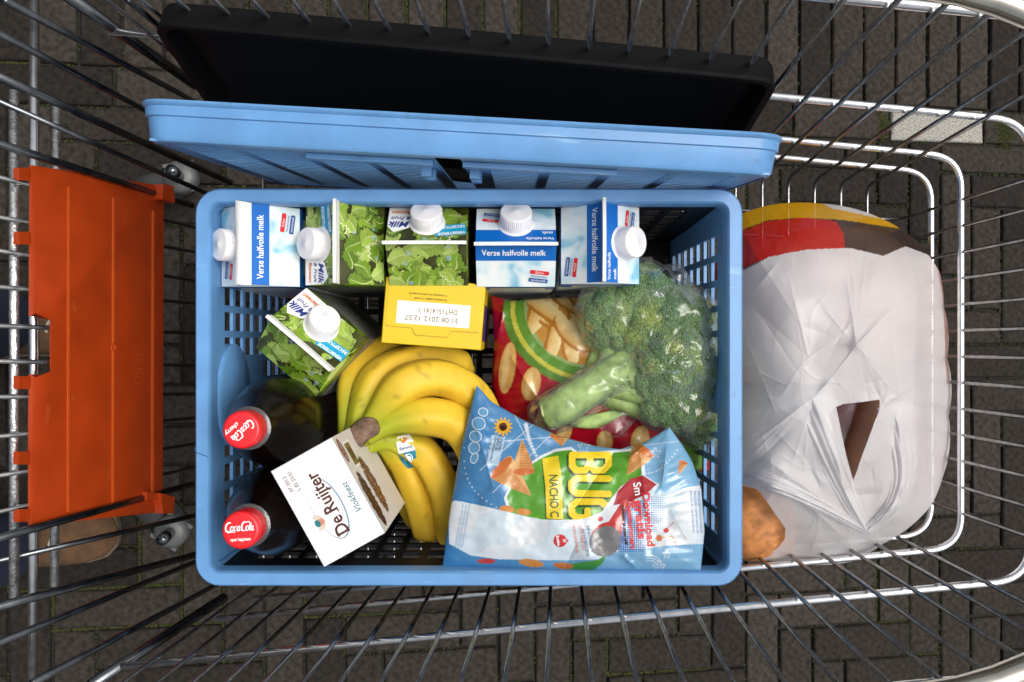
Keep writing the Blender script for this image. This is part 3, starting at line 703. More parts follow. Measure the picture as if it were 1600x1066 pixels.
YEL = M('yellow_card', srgb(214, 182, 20), .42, var=.05, vscale=40)
t, hw, hh, H = box_thing('yellow_box', [(602, 434), (758, 443), (752, 549), (597, 534)], .205, .004, 'yellow cardboard box with printed date label, standing by the banana bunch', 'box', YEL)
line = ink(170, 130, 20)
# tuck flap: its own sheet of card on the top
fl = MB(); fp = [(-hw + .003, hh - .001), (-hw + .003, -.014), (-.018, -.0145), (-.0145, -.0205), (.0145, -.0205), (.018, -.0145), (hw - .003, -.014), (hw - .003, hh - .001)]
fl.add([(x, y, H + z) for z in (.0001, .0009) for x, y in fp], [(i, (i + 1) % 8, 8 + (i + 1) % 8, 8 + i) for i in range(8)] + [tuple(range(8, 16))]); fl.build('tuck_flap', YEL, t)
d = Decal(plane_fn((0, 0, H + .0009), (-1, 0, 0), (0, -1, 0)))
d.rect(-.033, -.0095, .033, .011, ink(238, 232, 218))
d.stroke([(-p[0], -p[1]) for p in fp[1:7]], .0005, ink(176, 140, 20))  # gap shadow along the flap edge, painted as a darker yellow line
GR = ink(62, 60, 56)
d.text('DHT1514141-1', -.004, -.0025, .0064, GR, maxw=.034); d.text('31 08 2012 12:57', .001, .005, .0064, GR, maxw=.048)
d.mb.v = d.mb.v
d.text('Ten minste houdbaar tot einde', .003, -.0125, .0030, ink(110, 80, 10), maxw=.030); d.text('A consommer de preference avant fin', .006, -.0165, .0030, ink(110, 80, 10), maxw=.034)
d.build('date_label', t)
sd_ = Decal(plane_fn((0, -hh, H), (1, 0, 0), (0, 0, 1))); sd_.rect(-hw, -.19, hw, -.01, ink(70, 40, 60)); sd_.ell(-.01, -.03, .02, .012, ink(210, 205, 200)); sd_.ell(.02, -.025, .012, .01, NAVY); sd_.build('side_print', t)
sd_ = Decal(plane_fn((hw, 0, H), (0, 1, 0), (0, 0, 1))); sd_.rect(-.022, -.14, .012, -.012, ink(70, 35, 110)); sd_.build('side_print', t)

def ridged_white():
    m = M('ridged_white_card', (.8, .79, .8), .5, var=.03); nt = m.node_tree; b = nt.nodes['Principled BSDF']
    tc = nt.nodes.new('ShaderNodeTexCoord'); w = nt.nodes.new('ShaderNodeTexWave'); w.bands_direction = 'Y'; w.inputs['Scale'].default_value = 110; nt.links.new(tc.outputs['Object'], w.inputs[0])
    bp = nt.nodes.new('ShaderNodeBump'); bp.inputs['Strength'].default_value = .25; bp.inputs['Distance'].default_value = .0006; nt.links.new(w.outputs[1], bp.inputs['Height']); nt.links.new(bp.outputs[0], b.inputs['Normal']); return m
# U runs from the near-left corner up to the far-right corner of the white lid, so lettering reads up the long side
t, hw, hh, H = box_thing('sprinkles_box', [(420, 737), (510, 888), (597, 832), (520, 684)][::1], .288, .165, 'white cardboard box with dark brown lettering, beside the banana stem', 'box', ridged_white())
# local frame: +x along the long edge (down-right in photo), +y towards the right-hand long edge
d = Decal(plane_fn((0, 0, H), (-1, 0, 0), (0, -1, 0)))
BRN = ink(70, 25, 20); TEAL = ink(20, 110, 120)
def serif_word(d, word, cu, cv, size, m, maxw, shear=0):
    d.text(word, cu, cv, size, m, bold=.022, maxw=maxw, shear=shear)
d.build('x', t) if False else None
DR = d
DR.ell(-.004, .0015, .0275, .0125, ink(120, 150, 170)); DR.ell(-.0035, .002, .0268, .0116, WHITE)
DR.rrect(.0, .000, .0545, .0105, 0, WHITE, .003)
serif_word(DR, 'De Ruijter', -.001, 0, .0150, BRN, .055)
for (u, v) in ((-.0265, -.0046), (-.0265, .0046)): DR.rrect(u, v, .0042, .0011, 0, BRN, .0002)
DR.rrect(.0105, -.0055, .0022, .0011, 0, BRN, .0002); DR.rrect(-.0085, -.0046, .0042, .0011, 0, BRN, .0002)
DR.text('Vlokfeest', -.006, -.0195, .0075, TEAL, shear=.25, maxw=.026)
DR.ell(-.011, .0118, .0035, .003, ink(190, 130, 110)); DR.ell(-.011, .0148, .003, .0022, TEAL); DR.ell(-.0155, .0128, .0016, .0034, ink(200, 190, 170), .3); DR.ell(-.0065, .0128, .0016, .0034, ink(200, 190, 170), -.3)
DR.text('07-2012', .028, .020, .0042, GR); DR.text('L 02 23:01', .028, .0145, .0042, GR)
DR.build('lid_lettering', t)
sd_ = Decal(plane_fn((0, hh, H), (-1, 0, 0), (0, 0, 1)))
sd_.rect(-hw, -H, hw, -.003, ink(214, 208, 200)); 
sd_.ell(.030, -.012, .011, .0065, ink(110, 35, 40)); sd_.text('De Ruijter', .030, -.012, .005, WI, maxw=.016)
sd_.rect(.012, -.044, .036, -.022, ink(240, 238, 230)); sd_.rect(.014, -.042, .034, -.024, ink(120, 105, 60)); sd_.ell(.024, -.033, .006, .006, ink(80, 55, 25))
sd_.build('side_print', t)
choc = MB(); rr = random.Random(3)
for k in range(420):      # chocolate flakes picture: flat printed specks
    a = rr.uniform(0, 2 * math.pi); q = math.sqrt(rr.random()); u = -.016 + q * .024 * math.cos(a); v = -.016 + q * .0095 * math.sin(a)
    if v > -.0045: continue
    w_ = rr.uniform(.0006, .0013); an = rr.uniform(0, 3)
    fnp = plane_fn((0, hh, H), (-1, 0, 0), (0, 0, 1), .0009, .000001); c_, s_ = math.cos(an), math.sin(an)
    choc.add([fnp(u + x * c_ - y * s_, v + x * s_ + y * c_, k) for x, y in ((-2 * w_, -w_ * .6), (2 * w_, -w_ * .6), (2 * w_, w_ * .6), (-2 * w_, w_ * .6))], [(0, 1, 2, 3)], k % 3)
for k in range(260):
    a = rr.uniform(0, 2 * math.pi); q = math.sqrt(rr.random()); u = -.008 + q * .026 * math.cos(a); v = -.048 + q * .011 * math.sin(a)
    w_ = rr.uniform(.0008, .0016); an = rr.uniform(0, 3); c_, s_ = math.cos(an), math.sin(an)
    choc.add([fnp(u + x * c_ - y * s_, v + x * s_ + y * c_, k) for x, y in ((-2 * w_, -w_ * .6), (2 * w_, -w_ * .6), (2 * w_, w_ * .6), (-2 * w_, w_ * .6))], [(0, 1, 2, 3)], 3 + k % 2)
choc.build('chocolate_picture', [ink(60, 28, 15), ink(95, 50, 28), ink(35, 16, 10), ink(150, 95, 45), ink(70, 40, 20)], t)

# ---------------------------------------------------------------- cola bottles
def cola_mat():
    m = bpy.data.materials.new('cola_in_plastic'); m.use_nodes = True; b = m.node_tree.nodes['Principled BSDF']
    b.inputs['Base Color'].default_value = (.004, .002, .0015, 1); b.inputs['Roughness'].default_value = .22; b.inputs['Specular IOR Level'].default_value = .16
    return m
COLA = cola_mat(); CAPR = M('cap_red', srgb(214, 24, 34), .35, var=.04); CLEAR = M('neck_plastic', (.5, .5, .5), .08, trans=.9, var=0)
def bottle(px, py, basexy, label, words, rotd):
    top = P(px, py, .33); base = Vector((basexy[0], basexy[1], .0035)); ax = (top - base); Hh = ax.length
    rot = ax.to_track_quat('Z', 'Y').to_matrix().to_4x4()
    t = thing('cola_bottle', base, label, 'bottle', rot, 'dark cola bottles with red caps')
    R = .039
    mb = MB(); prof = [(.004, .004), (.022, 0), (.036, .004), (R, .016), (R, .10), (R * .965, .108), (R * .965, .165), (R, .173), (R, .20), (R * .985, .222), (R * .93, .242), (R * .82, .260), (R * .65, .276), (R * .47, .288), (.0150, .298), (.0138, .304), (.0138, Hh - .017)]
    k = 60; mb.lathe(prof, k)
    # petal-like flutes in the shoulder
    vv = []
    for p in mb.v:
        x, y, z = p
        if .175 < z < .285:
            a = math.atan2(y, x); s_ = 1 + .02 * math.cos(10 * a + z * 60) * math.sin((z - .175) / .11 * math.pi); x *= s_; y *= s_
        vv.append((x, y, z))
    mb.v = vv; mb.build('bottle', COLA, t, smooth=True)
    lb = MB(); lb.lathe([(R * .972, .109), (R * .972, .1645)], 60); lb.f = lb.f[:-2]; lb.mi = lb.mi[:-2]; lb.build('label_sleeve', M('label_dark', (.03, .004, .006), .35), t, smooth=True)
    ng = MB(); ng.lathe([(.0138, Hh - .0235), (.0168, Hh - .0225), (.0168, Hh - .0205), (.0138, Hh - .0195)], 40); ng.build('neck_ring', CLEAR, t, ang=40)
    c = MB(); nn = 120; z0 = Hh - .018
    c.lathe([(.0148, z0), (.0151, z0), (.0151, z0 + .0032), (.0149, z0 + .0036), (.0151, z0 + .004), (.0150, Hh - .002), (.0143, Hh - .0006), (.0132, Hh), (.012, Hh + .0001), (.0004, Hh + .0001)], nn)
    vv = []
    for i, (x, y, z) in enumerate(c.v):
        if i // nn in (4, 5) and i % 2: x *= .985; y *= .985
        vv.append((x, y, z))
    c.v = [(x * .95, y * .95, z) for x, y, z in vv]; cap = c.build('cap', CAPR, t, ang=45)
    rl = rot.to_3x3().inverted()
    U = rl @ Vector((math.cos(rotd), math.sin(rotd), 0)); V = rl @ Vector((-math.sin(rotd), math.cos(rotd), 0)); U.z = 0; V.z = 0
    d = Decal(plane_fn((0, 0, Hh + .0001), U, V, .00025))
    if words[1] == 'cherry':
        script(d, 0, .001, .0205); d.text('cherry', .004, -.0052, .0046, WI, bold=.02, shear=.3)
    else:
        script(d, 0, .0022, .0225); d.text('open happiness', 0, -.0064, .0036, WI, bold=.02, arc=None, maxw=.015)
    d.build('cap_lettering', cap)
def arcpts(cx, cy, rx, ry, a0, a1, n=10): return [(cx + rx * math.cos(math.radians(a0 + (a1 - a0) * k / n)), cy + ry * math.sin(math.radians(a0 + (a1 - a0) * k / n))) for k in range(n + 1)]
def script(d, u, v, w):
    """flowing script lettering drawn with a brush stroke"""
    s = w / 10.4
    def S(pts, th=.34):
        pts = [(u + (x - 5.2 + (y - 1) * .22) * s, v + (y - 1.0) * s * 1.12) for x, y in pts]; n = len(pts)
        d.stroke(pts, [s * th * (.45 + .75 * math.sin(math.pi * (k + .5) / n)) for k in range(n)], WI)
    S(arcpts(1.15, 1.3, 1.0, 1.35, 55, 300, 14), .5)          # C
    S([(.2, .2), (1.2, -.35), (2.6, -.2), (3.6, -.45)], .28)  # tail
    S(arcpts(2.35, .75, .5, .72, 0, 360, 14)); S(arcpts(3.6, .75, .5, .72, 60, 310, 12)); S(arcpts(4.6, .75, .42, .72, 30, 330, 12)); S([(5.0, 1.45), (4.95, .5), (5.15, .05), (5.4, .25)])
    S(arcpts(6.5, 1.35, .85, 1.35, 60, 300, 14), .5); S([(6.9, 2.5), (7.6, 2.75), (8.4, 2.4)], .3)
    S(arcpts(7.65, .75, .45, .72, 0, 360, 14)); S([(8.3, .1), (8.5, 1.2), (8.75, 2.3), (8.45, 2.3), (8.35, .9), (8.6, .05)]); S(arcpts(9.3, .75, .4, .7, 30, 330, 12)); S([(9.68, 1.4), (9.65, .4), (9.85, .05), (10.1, .25)])
bottle(377, 672, (-.216, -.078), 'cola bottle whose red cap reads cherry, nearer the diagonal carton', ('', 'cherry'), math.radians(222))
bottle(376, 829, (-.214, -.157), 'cola bottle in the crate corner whose red cap reads open happiness', ('', 'open'), math.radians(3))

# ---------------------------------------------------------------- bananas
BAN = M('banana_skin', attr='Col', spec=.3, rough=.5, var=.07, vscale=70, bump=.08, bscale=200)
bb = P(640, 690, .004)
bunch = thing('banana_bunch', bb, 'bunch of yellow bananas with brown crown lying in the crate', 'bananas')
def banana(pts, rmax, seed=0, tip=True):
    path = smooth_path([P(*p) for p in pts], 9); n = len(path); k = 22
    L = [0]
    for i in range(1, n): L.append(L[-1] + (path[i] - path[i - 1]).length)
    rs = []; cols = []; r_ = random.Random(seed)
    yl = np.array(srgb(214, 176, 48)); gr = np.array(srgb(158, 164, 40)); dk = np.array((.05, .03, .015))
    for i in range(n):
        t = L[i] / L[-1]; s = lambda a, b: min(1, max(0, (t - a) / (b - a))) ** 2 * (3 - 2 * min(1, max(0, (t - a) / (b - a))))
        rr_ = .0085 + (rmax - .0085) * s(.06, .34); rr_ *= 1 - .75 * s(.86, 1.0); rs.append(rr_)
        c = gr * (1 - s(.1, .4)) + yl * s(.1, .4); c = c * (1 - s(.965, .99)) + dk * s(.965, .99); cols.append(c)
    mb = MB(); ph = r_.uniform(0, 1)
    mb.tube(path, rs, k, sec=lambda a: 1 + .062 * math.cos(5 * (a + ph)) + .018 * math.cos(10 * (a + ph)))
    o = mb.build('banana', BAN, bunch, bb, smooth=True)
    at = o.data.color_attributes.new('Col', 'FLOAT_COLOR', 'POINT'); cc = np.ones((n * k, 4), np.float32)
    for i in range(n):
        for j in range(k):
            p = path[i]; f = 1 + .10 * mnoise.noise(Vector((p.x * 40 + seed, p.y * 40, j * .4)))
            c = cols[i] * f
            if mnoise.noise(Vector((p.x * 260, p.y * 260, j * 1.7 + seed))) > .58: c = c * .68
            cc[i * k + j, :3] = c
    at.data.foreach_set('color', cc.ravel()); return o
banana([(541, 694, .185), (543, 650, .18), (556, 590, .165), (590, 556, .14), (650, 540, .12), (705, 545, .09)], .0156, 1)
banana([(548, 692, .192), (563, 640, .188), (590, 590, .18), (635, 566, .162), (690, 560, .14), (740, 580, .11)], .0156, 2)
banana([(560, 690, .198), (590, 645, .198), (634, 600, .198), (690, 590, .185), (738, 618, .17), (765, 672, .14)], .0172, 3)
banana([(572, 682, .2), (618, 658, .198), (670, 650, .19), (715, 665, .18), (742, 710, .165), (752, 770, .13)], .0172, 4)
banana([(568, 692, .185), (600, 690, .165), (630, 720, .145), (650, 768, .14), (666, 818, .13), (672, 850, .115)], .0152, 5)
banana([(572, 696, .185), (610, 688, .17), (660, 708, .158), (690, 758, .155), (702, 808, .145), (700, 858, .125)], .0156, 6)
banana([(566, 700, .175), (590, 700, .14), (615, 735, .105), (645, 790, .10), (668, 832, .09)], .0152, 7)
cw = MB(); cpth = smooth_path([P(590, 668, .205), P(570, 672, .210), P(550, 692, .208), P(536, 708, .200)], 5)
cw.tube(cpth, [.006, .0078, .009, .0098, .010, .010, .0098, .010, .0104, .0102, .0098, .0095, .0092, .009, .008, .004], 16, sec=lambda a: 1 + .1 * math.cos(3 * a) + .05 * math.cos(7 * a))
cw.build('crown', M('banana_crown', srgb(112, 88, 72), .8, var=.45, vscale=160, bump=.9, bscale=240), bunch, bb, smooth=True)
# fruit sticker, bent over its banana
from mathutils.bvhtree import BVHTree
bvv, bvf = [], []
for o in bunch.children:
    if o.name.startswith('banana'):
        k0 = len(bvv); bvv += [v.co + bb for v in o.data.vertices]; bvf += [[i + k0 for i in p.vertices] for p in o.data.polygons]
BT = BVHTree.FromPolygons(bvv, bvf)
def sticker_fn(u, v, k):
    a = math.radians(-76); px = 636 + 1600 * (u * math.cos(a) - v * math.sin(a)) * .98; py = 706 - 1600 * (u * math.sin(a) + v * math.cos(a)) * .98
    o_ = Vector((0, 0, CAM_H)); h = BT.ray_cast(o_, (P(px, py, 0) - o_).normalized())
    if h[0] is not None: return h[0] + h[1] * (.0005 + .00008 * k)
    c = P(632, 703, .1755); a = math.radians(-76); dx = Vector((math.cos(a), math.sin(a), 0)); dy = Vector((-math.sin(a), math.cos(a), 0))
    return c + dx * u + dy * v + Vector((0, 0, .0012 + .00012 * k - v * v * 24))
d = Decal(sticker_fn); arcn = lambda: None
def strip_poly(d, pts_top, m):
    for i in range(len(pts_top) - 1):
        (u0, a0, b0), (u1, a1, b1) = pts_top[i], pts_top[i + 1]
        for q in range(4):
            f0, f1 = q / 4, (q + 1) / 4
            d.layer = 1; d.mb.add([d.fn(u0, a0 + (b0 - a0) * f0, 1), d.fn(u1, a1 + (b1 - a1) * f0, 1), d.fn(u1, a1 + (b1 - a1) * f1, 1), d.fn(u0, a0 + (b0 - a0) * f1, 1)], [(0, 1, 2, 3)], d._mi(m))
strip_poly(d, [(-.0165, -.0062, .0062), (-.01, -.0085, .0085), (0, -.0085, .0085)], ink(235, 235, 230)); strip_poly(d, [(0, -.0085, .0085), (.008, -.0078, .0078), (.0165, -.003, .003)], ink(30, 125, 150))
d.layer = 3; d.text('Banana', -.0045, 0, .0042, NAVY, rot=math.pi / 2, bold=.02, maxw=.013); d.ell(.0062, 0, .0045, .0045, WI); d.ell(.0062, 0, .0037, .0037, ink(30, 125, 150)); d.ell(-.0115, 0, .0016, .0032, ORI, .5); d.build('fruit_sticker', bunch, bb)

# ---------------------------------------------------------------- bags with print
def coons(top, bot, left, right, nu, nv):
    def samp(poly, n):
        p = np.array(poly, float); d = np.r_[0, np.cumsum(np.hypot(*np.diff(p, axis=0).T))]; t = np.linspace(0, d[-1], n)
        return np.stack([np.interp(t, d, p[:, 0]), np.interp(t, d, p[:, 1])], -1)
    Tp, Bt, Lf, Rt = samp(top, nu), samp(bot, nu), samp(left, nv), samp(right, nv)
    u = np.linspace(0, 1, nu)[:, None, None]; v = np.linspace(0, 1, nv)[None, :, None]
    S = (1 - v) * Tp[:, None] + v * Bt[:, None] + (1 - u) * Lf[None] + u * Rt[None] - ((1 - u) * (1 - v) * Tp[0] + u * (1 - v) * Tp[-1] + (1 - u) * v * Bt[0] + u * v * Bt[-1])
    return S, u[..., 0] + 0 * v[..., 0], v[..., 0] + 0 * u[..., 0]
FOIL = M('printed_foil', attr='Col', rough=.26, var=.02, spec=.6, coat=.25)
def bag(name, label, edges, zfun, paint, base_z, nu, nv, thick, seed, creases=(), cat='bag'):
    S, u, v = coons(*edges, nu, nv); x, y = S[..., 0], S[..., 1]
    bul = np.clip(16 * u * (1 - u) * v * (1 - v), 0, 1) ** .55
    z0 = zfun(u, v)
    wr_ = vnoise(x, y, 46, seed) * .007 + vnoise(x, y, 20, seed + 1) * .0022 + vnoise(x, y, 9, seed + 2) * .0006
    edge = np.minimum(np.minimum(u, 1 - u), np.minimum(v, 1 - v))
    wr_ += np.sin(v * 95 + vnoise(x, y, 40, 3) * 5) * .0011 * np.exp(-np.minimum(u, 1 - u) * 14) * np.clip(edge * 30, 0, 1)
    z = z0 + bul * thick + wr_ * np.clip(edge * 9, 0, 1)
    for (sg, h, w) in creases: z = z + h * np.exp(-segdist(x, y, sg) / w) * np.clip(edge * 14, 0, 1)
    colr = paint(x, y, u, v) * .72
    V = Pn(x, y, z); c = V.reshape(-1, 3).mean(0); B = Vector((c[0], c[1], base_z))
    t = thing(name, B, label, cat)
    grid_obj('front_film', V, colr, FOIL, t, B, flip=True)
    k = 6; V2 = Pn(x[::k, ::k], y[::k, ::k], (z0 - bul * thick * .9 - .0004)[::k, ::k]); c2 = np.broadcast_to(paint.back * .72, V2.shape)
    grid_obj('back_film', V2, np.array(c2), FOIL, t, B)
    XY = np.stack([x.ravel(), y.ravel()], -1)
    def fn(px, py, kk):
        i = np.argmin((XY[:, 0] - px) ** 2 + (XY[:, 1] - py) ** 2); return P(px, py, float(z.ravel()[i]) + .0006 + .00005 * kk)
    return t, B, fn
class Painter:
    def __init__(s, fn, back): s.fn = fn; s.back = np.array(back)
    def __call__(s, *a): return s.fn(*a)
def put(c, mask, rgb, a=1.0): 
    m = (mask * a)[..., None] if mask.dtype != bool else np.where(mask, a, 0)[..., None]
    c[:] = c * (1 - m) + np.array(rgb) * m
def ellm(x, y, cx, cy, rx, ry, rot=0):
    r = math.radians(rot); dx, dy = x - cx, y - cy; a = dx * math.cos(r) + dy * math.sin(r); b = -dx * math.sin(r) + dy * math.cos(r)
    return (a / rx) ** 2 + (b / ry) ** 2 < 1
# --- red bag
def paint_red(x, y, u, v):
    c = np.zeros(x.shape + (3,)); c[:] = srgb(176, 12, 34)
    put(c, vnoise(x, y, 60, 5) > .25, srgb(150, 8, 28), .5)
    bowl = ellm(x, y, 905, 505, 118, 78, 12) & (y > 460)
    put(c, ellm(x, y, 900, 500, 118, 100, 30), srgb(92, 140, 40)); put(c, ellm(x, y, 904, 497, 110, 93, 30), srgb(205, 200, 70)); put(c, ellm(x, y, 907, 494, 106, 90, 30), srgb(96, 150, 44))
    put(c, ellm(x, y, 912, 488, 96, 84, 30), srgb(150, 175, 110)); put(c, ellm(x, y, 915, 486, 93, 82, 30), srgb(196, 140, 40))
    r = random.Random(5)
    for k in range(34):
        px, py = r.uniform(838, 990), r.uniform(420, 565)
        if ((px - 915) / 93) ** 2 + ((py - 486) / 82) ** 2 > .8: continue
        a = math.radians(r.uniform(20, 110)); Lp, wp, bend = r.uniform(30, 46), r.uniform(9, 13), r.uniform(-.25, .25)
        s_ = ((x - px) * math.cos(a) + (y - py) * math.sin(a)) / Lp; t_ = -(x - px) * math.sin(a) + (y - py) * math.cos(a) + bend * Lp * s_ * s_; ed = wp * np.sqrt(np.clip(1 - s_ ** 2, 0, 1))
        inb = ((x - 915) / 93) ** 2 + ((y - 486) / 82) ** 2 < 1
        put(c, (np.abs(t_ - 3) < ed + 2) & (np.abs(s_) < 1) & inb, srgb(176, 112, 26)); m = (np.abs(t_) < ed) & (np.abs(s_) < 1) & inb; k2 = np.clip(.5 - t_ / (2 * wp), 0, 1)[..., None]; cc_ = np.array(srgb(214, 164, 70)) * (1 - k2) + np.array(srgb(252, 232, 170)) * k2; c[m] = cc_[m]
    for (px, py, rx, ry, a) in ((793, 575, 12, 40, 8), (830, 600, 14, 26, 10), (852, 645, 10, 32, 25), (945, 690, 12, 16, 0), (1000, 690, 14, 24, 10), (880, 680, 10, 20, 30)):
        put(c, ellm(x, y, px, py, rx + 1, ry + 1, a), srgb(190, 120, 50)); put(c, ellm(x, y, px, py, rx, ry, a), srgb(226, 178, 104)); put(c, ellm(x, y, px - 3, py, rx * .4, ry * .8, a), srgb(240, 205, 140))
    put(c, ellm(x, y, 1085, 705, 26, 40, 30), srgb(92, 140, 40))
    return c
bag('crisps_bag', 'glossy red crisps bag printed with a green bowl, under the broccoli',
    ([(768, 462), (800, 470), (860, 466), (930, 462), (1060, 500)], [(800, 735), (900, 730), (1000, 740), (1110, 735)], [(768, 462), (772, 540), (768, 600), (800, 735)], [(1060, 500), (1090, 600), (1110, 735)]),
    lambda u, v: .125 + 0 * u, Painter(paint_red, srgb(150, 10, 30)), .03, 220, 180, .035, 11, [((790, 470, 770, 560), .006, 5), ((800, 560, 850, 640), .003, 6), ((1000, 690, 1090, 720), .004, 6)])
# --- blue corn-snack bag
def paint_blue(x, y, u, v):
    c = np.zeros(x.shape + (3,))
    a = np.clip((x - 700) / 330, 0, 1)[..., None]; c[:] = np.array(srgb(44, 120, 178)) * (1 - a) + np.array(srgb(126, 180, 218)) * a
    W_ = srgb(232, 238, 242)
    for k, (sx, sy, ex, ey) in enumerate(((770, 770, 880, 660), (750, 735, 860, 640), (780, 690, 900, 680), (960, 700, 1060, 690), (800, 640, 840, 720))):
        put(c, segdist(x, y, (sx, sy, ex, ey)) < .8, W_, .5)
    for k in range(26):      # dotted arcs
        t_ = k / 25
        if k % 2: continue
        put(c, ellm(x, y, 822 + 16 * t_ ** 2 + 8 * t_, 664 + 60 * t_, 3.4 - 2 * t_, 3.4 - 2 * t_), W_, .8)
        put(c, ellm(x, y, 725 + 55 * t_ ** 2, 700 + 95 * t_ ** .6, 1.2, 1.2), W_, .7); put(c, ellm(x, y, 1010 + 50 * t_, 740 - 40 * t_ ** 2, 1.3, 1.3), W_, .8)
    # green emblem with white outline
    em = [(792, 776), (812, 738), (846, 716), (868, 706), (892, 703), (905, 712), (1000, 704), (1004, 770), (960, 800), (905, 812), (850, 812), (800, 804)]
    ce = np.mean(em, 0); big = [(ce[0] + (p[0] - ce[0]) * 1.05, ce[1] + (p[1] - ce[1]) * 1.09) for p in em]
    put(c, inpoly(x, y, big), W_); put(c, inpoly(x, y, em), srgb(86, 158, 34))
    put(c, inpoly(x, y, em) & (vnoise(x, y, 30, 9) > .12), srgb(104, 176, 44), .6)
    # yellow ribbon
    put(c, inpoly(x, y, [(846, 720), (868, 714), (875, 740), (879, 813), (852, 811), (850, 760)]), srgb(40, 80, 20)); put(c, inpoly(x, y, [(847, 717), (872, 712), (877, 740), (880, 812), (854, 810), (852, 760)]), srgb(244, 214, 30))
    # letters BUG seen sideways: drawn as thick strokes (shadow, then yellow)
    Ls = [[(897, 728, 947, 722)], [(897, 728, 900, 700)], [(947, 722, 946, 702)], [(922, 725, 921, 702)], [(897, 700, 921, 702)], [(924, 704, 946, 702)],
          [(895, 762, 928, 758)], [(895, 762, 893, 744)], [(893, 744, 944, 740)], [(928, 758, 946, 764)],
          [(893, 796, 930, 790)], [(893, 796, 892, 780)], [(892, 780, 935, 775)], [(935, 775, 940, 786)], [(915, 800, 912, 792)]]
    sh = np.full(x.shape, 1e3)
    # rotated lettering: word runs down the photo, letter tops to the right
    def seg(lst, dx, dy):
        m = np.full(x.shape, 1e3)
        for s in lst: m = np.minimum(m, segdist(x - dx, y - dy, s))
        return m
    B_ = [(894, 711, 950, 711), (894, 711, 894, 726), (922, 711, 922, 728), (951, 711, 951, 726), (894, 728, 900, 735), (900, 735, 914, 735), (914, 735, 921, 727), (922, 728, 929, 735), (929, 735, 943, 735), (943, 735, 951, 726)]
    U_ = [(902, 747, 951, 748), (902, 747, 893, 754), (893, 754, 893, 764), (893, 764, 901, 771), (901, 771, 951, 772)]
    G_ = [(938, 807, 948, 800), (948, 800, 948, 791), (948, 791, 940, 784), (940, 784, 902, 784), (902, 784, 893, 791), (893, 791, 894, 803), (894, 803, 901, 809), (901, 809, 918, 809), (918, 809, 918, 798)]
    L_ = [(893, 822, 940, 820)]
    for Lt in (B_, U_, G_, L_):
        put(c, (seg(Lt, -2.4, 2.2) < 6.4) & inpoly(x, y, em), srgb(36, 76, 22))
    for Lt in (B_, U_, G_, L_):
        put(c, (seg(Lt, 0, 0) < 5.2) & (inpoly(x, y, em) | (y < 716)), srgb(248, 216, 28))
    # corn cones
    def cone(p, q, w, rot_):
        (ax, ay), (bx, by) = p, q; L = math.hypot(bx - ax, by - ay); tx, ty = (bx - ax) / L, (by - ay) / L
        s = (x - ax) * tx + (y - ay) * ty; d_ = (x - ax) * -ty + (y - ay) * tx
        half = w * (1 - np.clip(s / L, 0, 1) ** 1.3 * .96); m = (s > -w * .28 * np.sqrt(np.clip(1 - (d_ / w) ** 2, 0, 1))) & (s < L) & (np.abs(d_) < half)
        put(c, m, srgb(214, 152, 84)); put(c, m & (np.sin(s * 1.5 + d_ * .15) > .35), srgb(192, 118, 52), .7); put(c, m & (d_ < -half * .45), srgb(232, 184, 120), .7)
        put(c, ((s - 1) / (w * .34)) ** 2 + (d_ / w) ** 2 < .9, srgb(206, 108, 40))
    cone((783, 730), (829, 774), 23, 0); cone((818, 738), (816, 688), 17, 0); cone((876, 678), (878, 697), 17, 0); cone((1006, 703), (980, 742), 19, 0); cone((1068, 722), (1060, 742), 7, 0)
    put(c, ellm(x, y, 792, 796, 12, 6, 5) | ellm(x, y, 818, 800, 12, 5, 5), srgb(214, 140, 60))
    # promotional white banner
    bn = [(700, 786), (712, 782), (760, 792), (850, 814), (905, 815), (940, 800), (970, 760), (1005, 742), (1030, 757), (1022, 772), (1095, 758), (1102, 850), (1050, 852), (965, 862), (935, 874), (880, 876), (780, 874), (735, 868), (702, 850)]
    put(c, inpoly(x, y, bn), srgb(226, 234, 240)); put(c, inpoly(x, y, bn) & (vnoise(x, y, 30, 21) > .1), srgb(190, 220, 236), .45)
    # maker's red lens
    ln = [(958, 790), (965, 768), (985, 748), (1005, 743), (1026, 757), (1010, 772), (985, 784)]
    put(c, inpoly(x, y, ln), srgb(176, 34, 44)); put(c, inpoly(x, y, [(966, 780), (975, 762), (992, 750), (1008, 750), (1000, 764), (984, 776)]), srgb(200, 60, 66), .6)
    # microphone
    put(c, inpoly(x, y, [(972, 783), (983, 780), (978, 815), (966, 828), (948, 820)]), srgb(206, 52, 50)); put(c, inpoly(x, y, [(977, 783), (980, 782), (968, 818), (964, 818)]), srgb(240, 140, 130), .6)
    put(c, ellm(x, y, 949, 841, 29, 24, -35), srgb(200, 50, 48)); mic = ellm(x, y, 946, 846, 26, 23, -35); put(c, mic, srgb(150, 150, 150)); put(c, mic & ((np.sin((x + y) * 2.2) > .5) | (np.sin((x - y) * 2.2) > .5)), srgb(60, 60, 62), .8)
    # dotted blue halftone behind the promo lettering
    ht_ = inpoly(x, y, [(978, 792), (1030, 770), (1075, 765), (1030, 820), (1005, 862), (966, 862)]); put(c, ht_ & (((x % 3.4 - 1.7) ** 2 + (y % 3.4 - 1.7) ** 2) < np.clip((1052 - x) / 26, .3, 3.2)), srgb(40, 118, 186))
    # lower blue edge with a strip of the picture
    put(c, inpoly(x, y, [(870, 884), (935, 875), (948, 866), (942, 880), (925, 893), (890, 893)]), srgb(58, 140, 40))
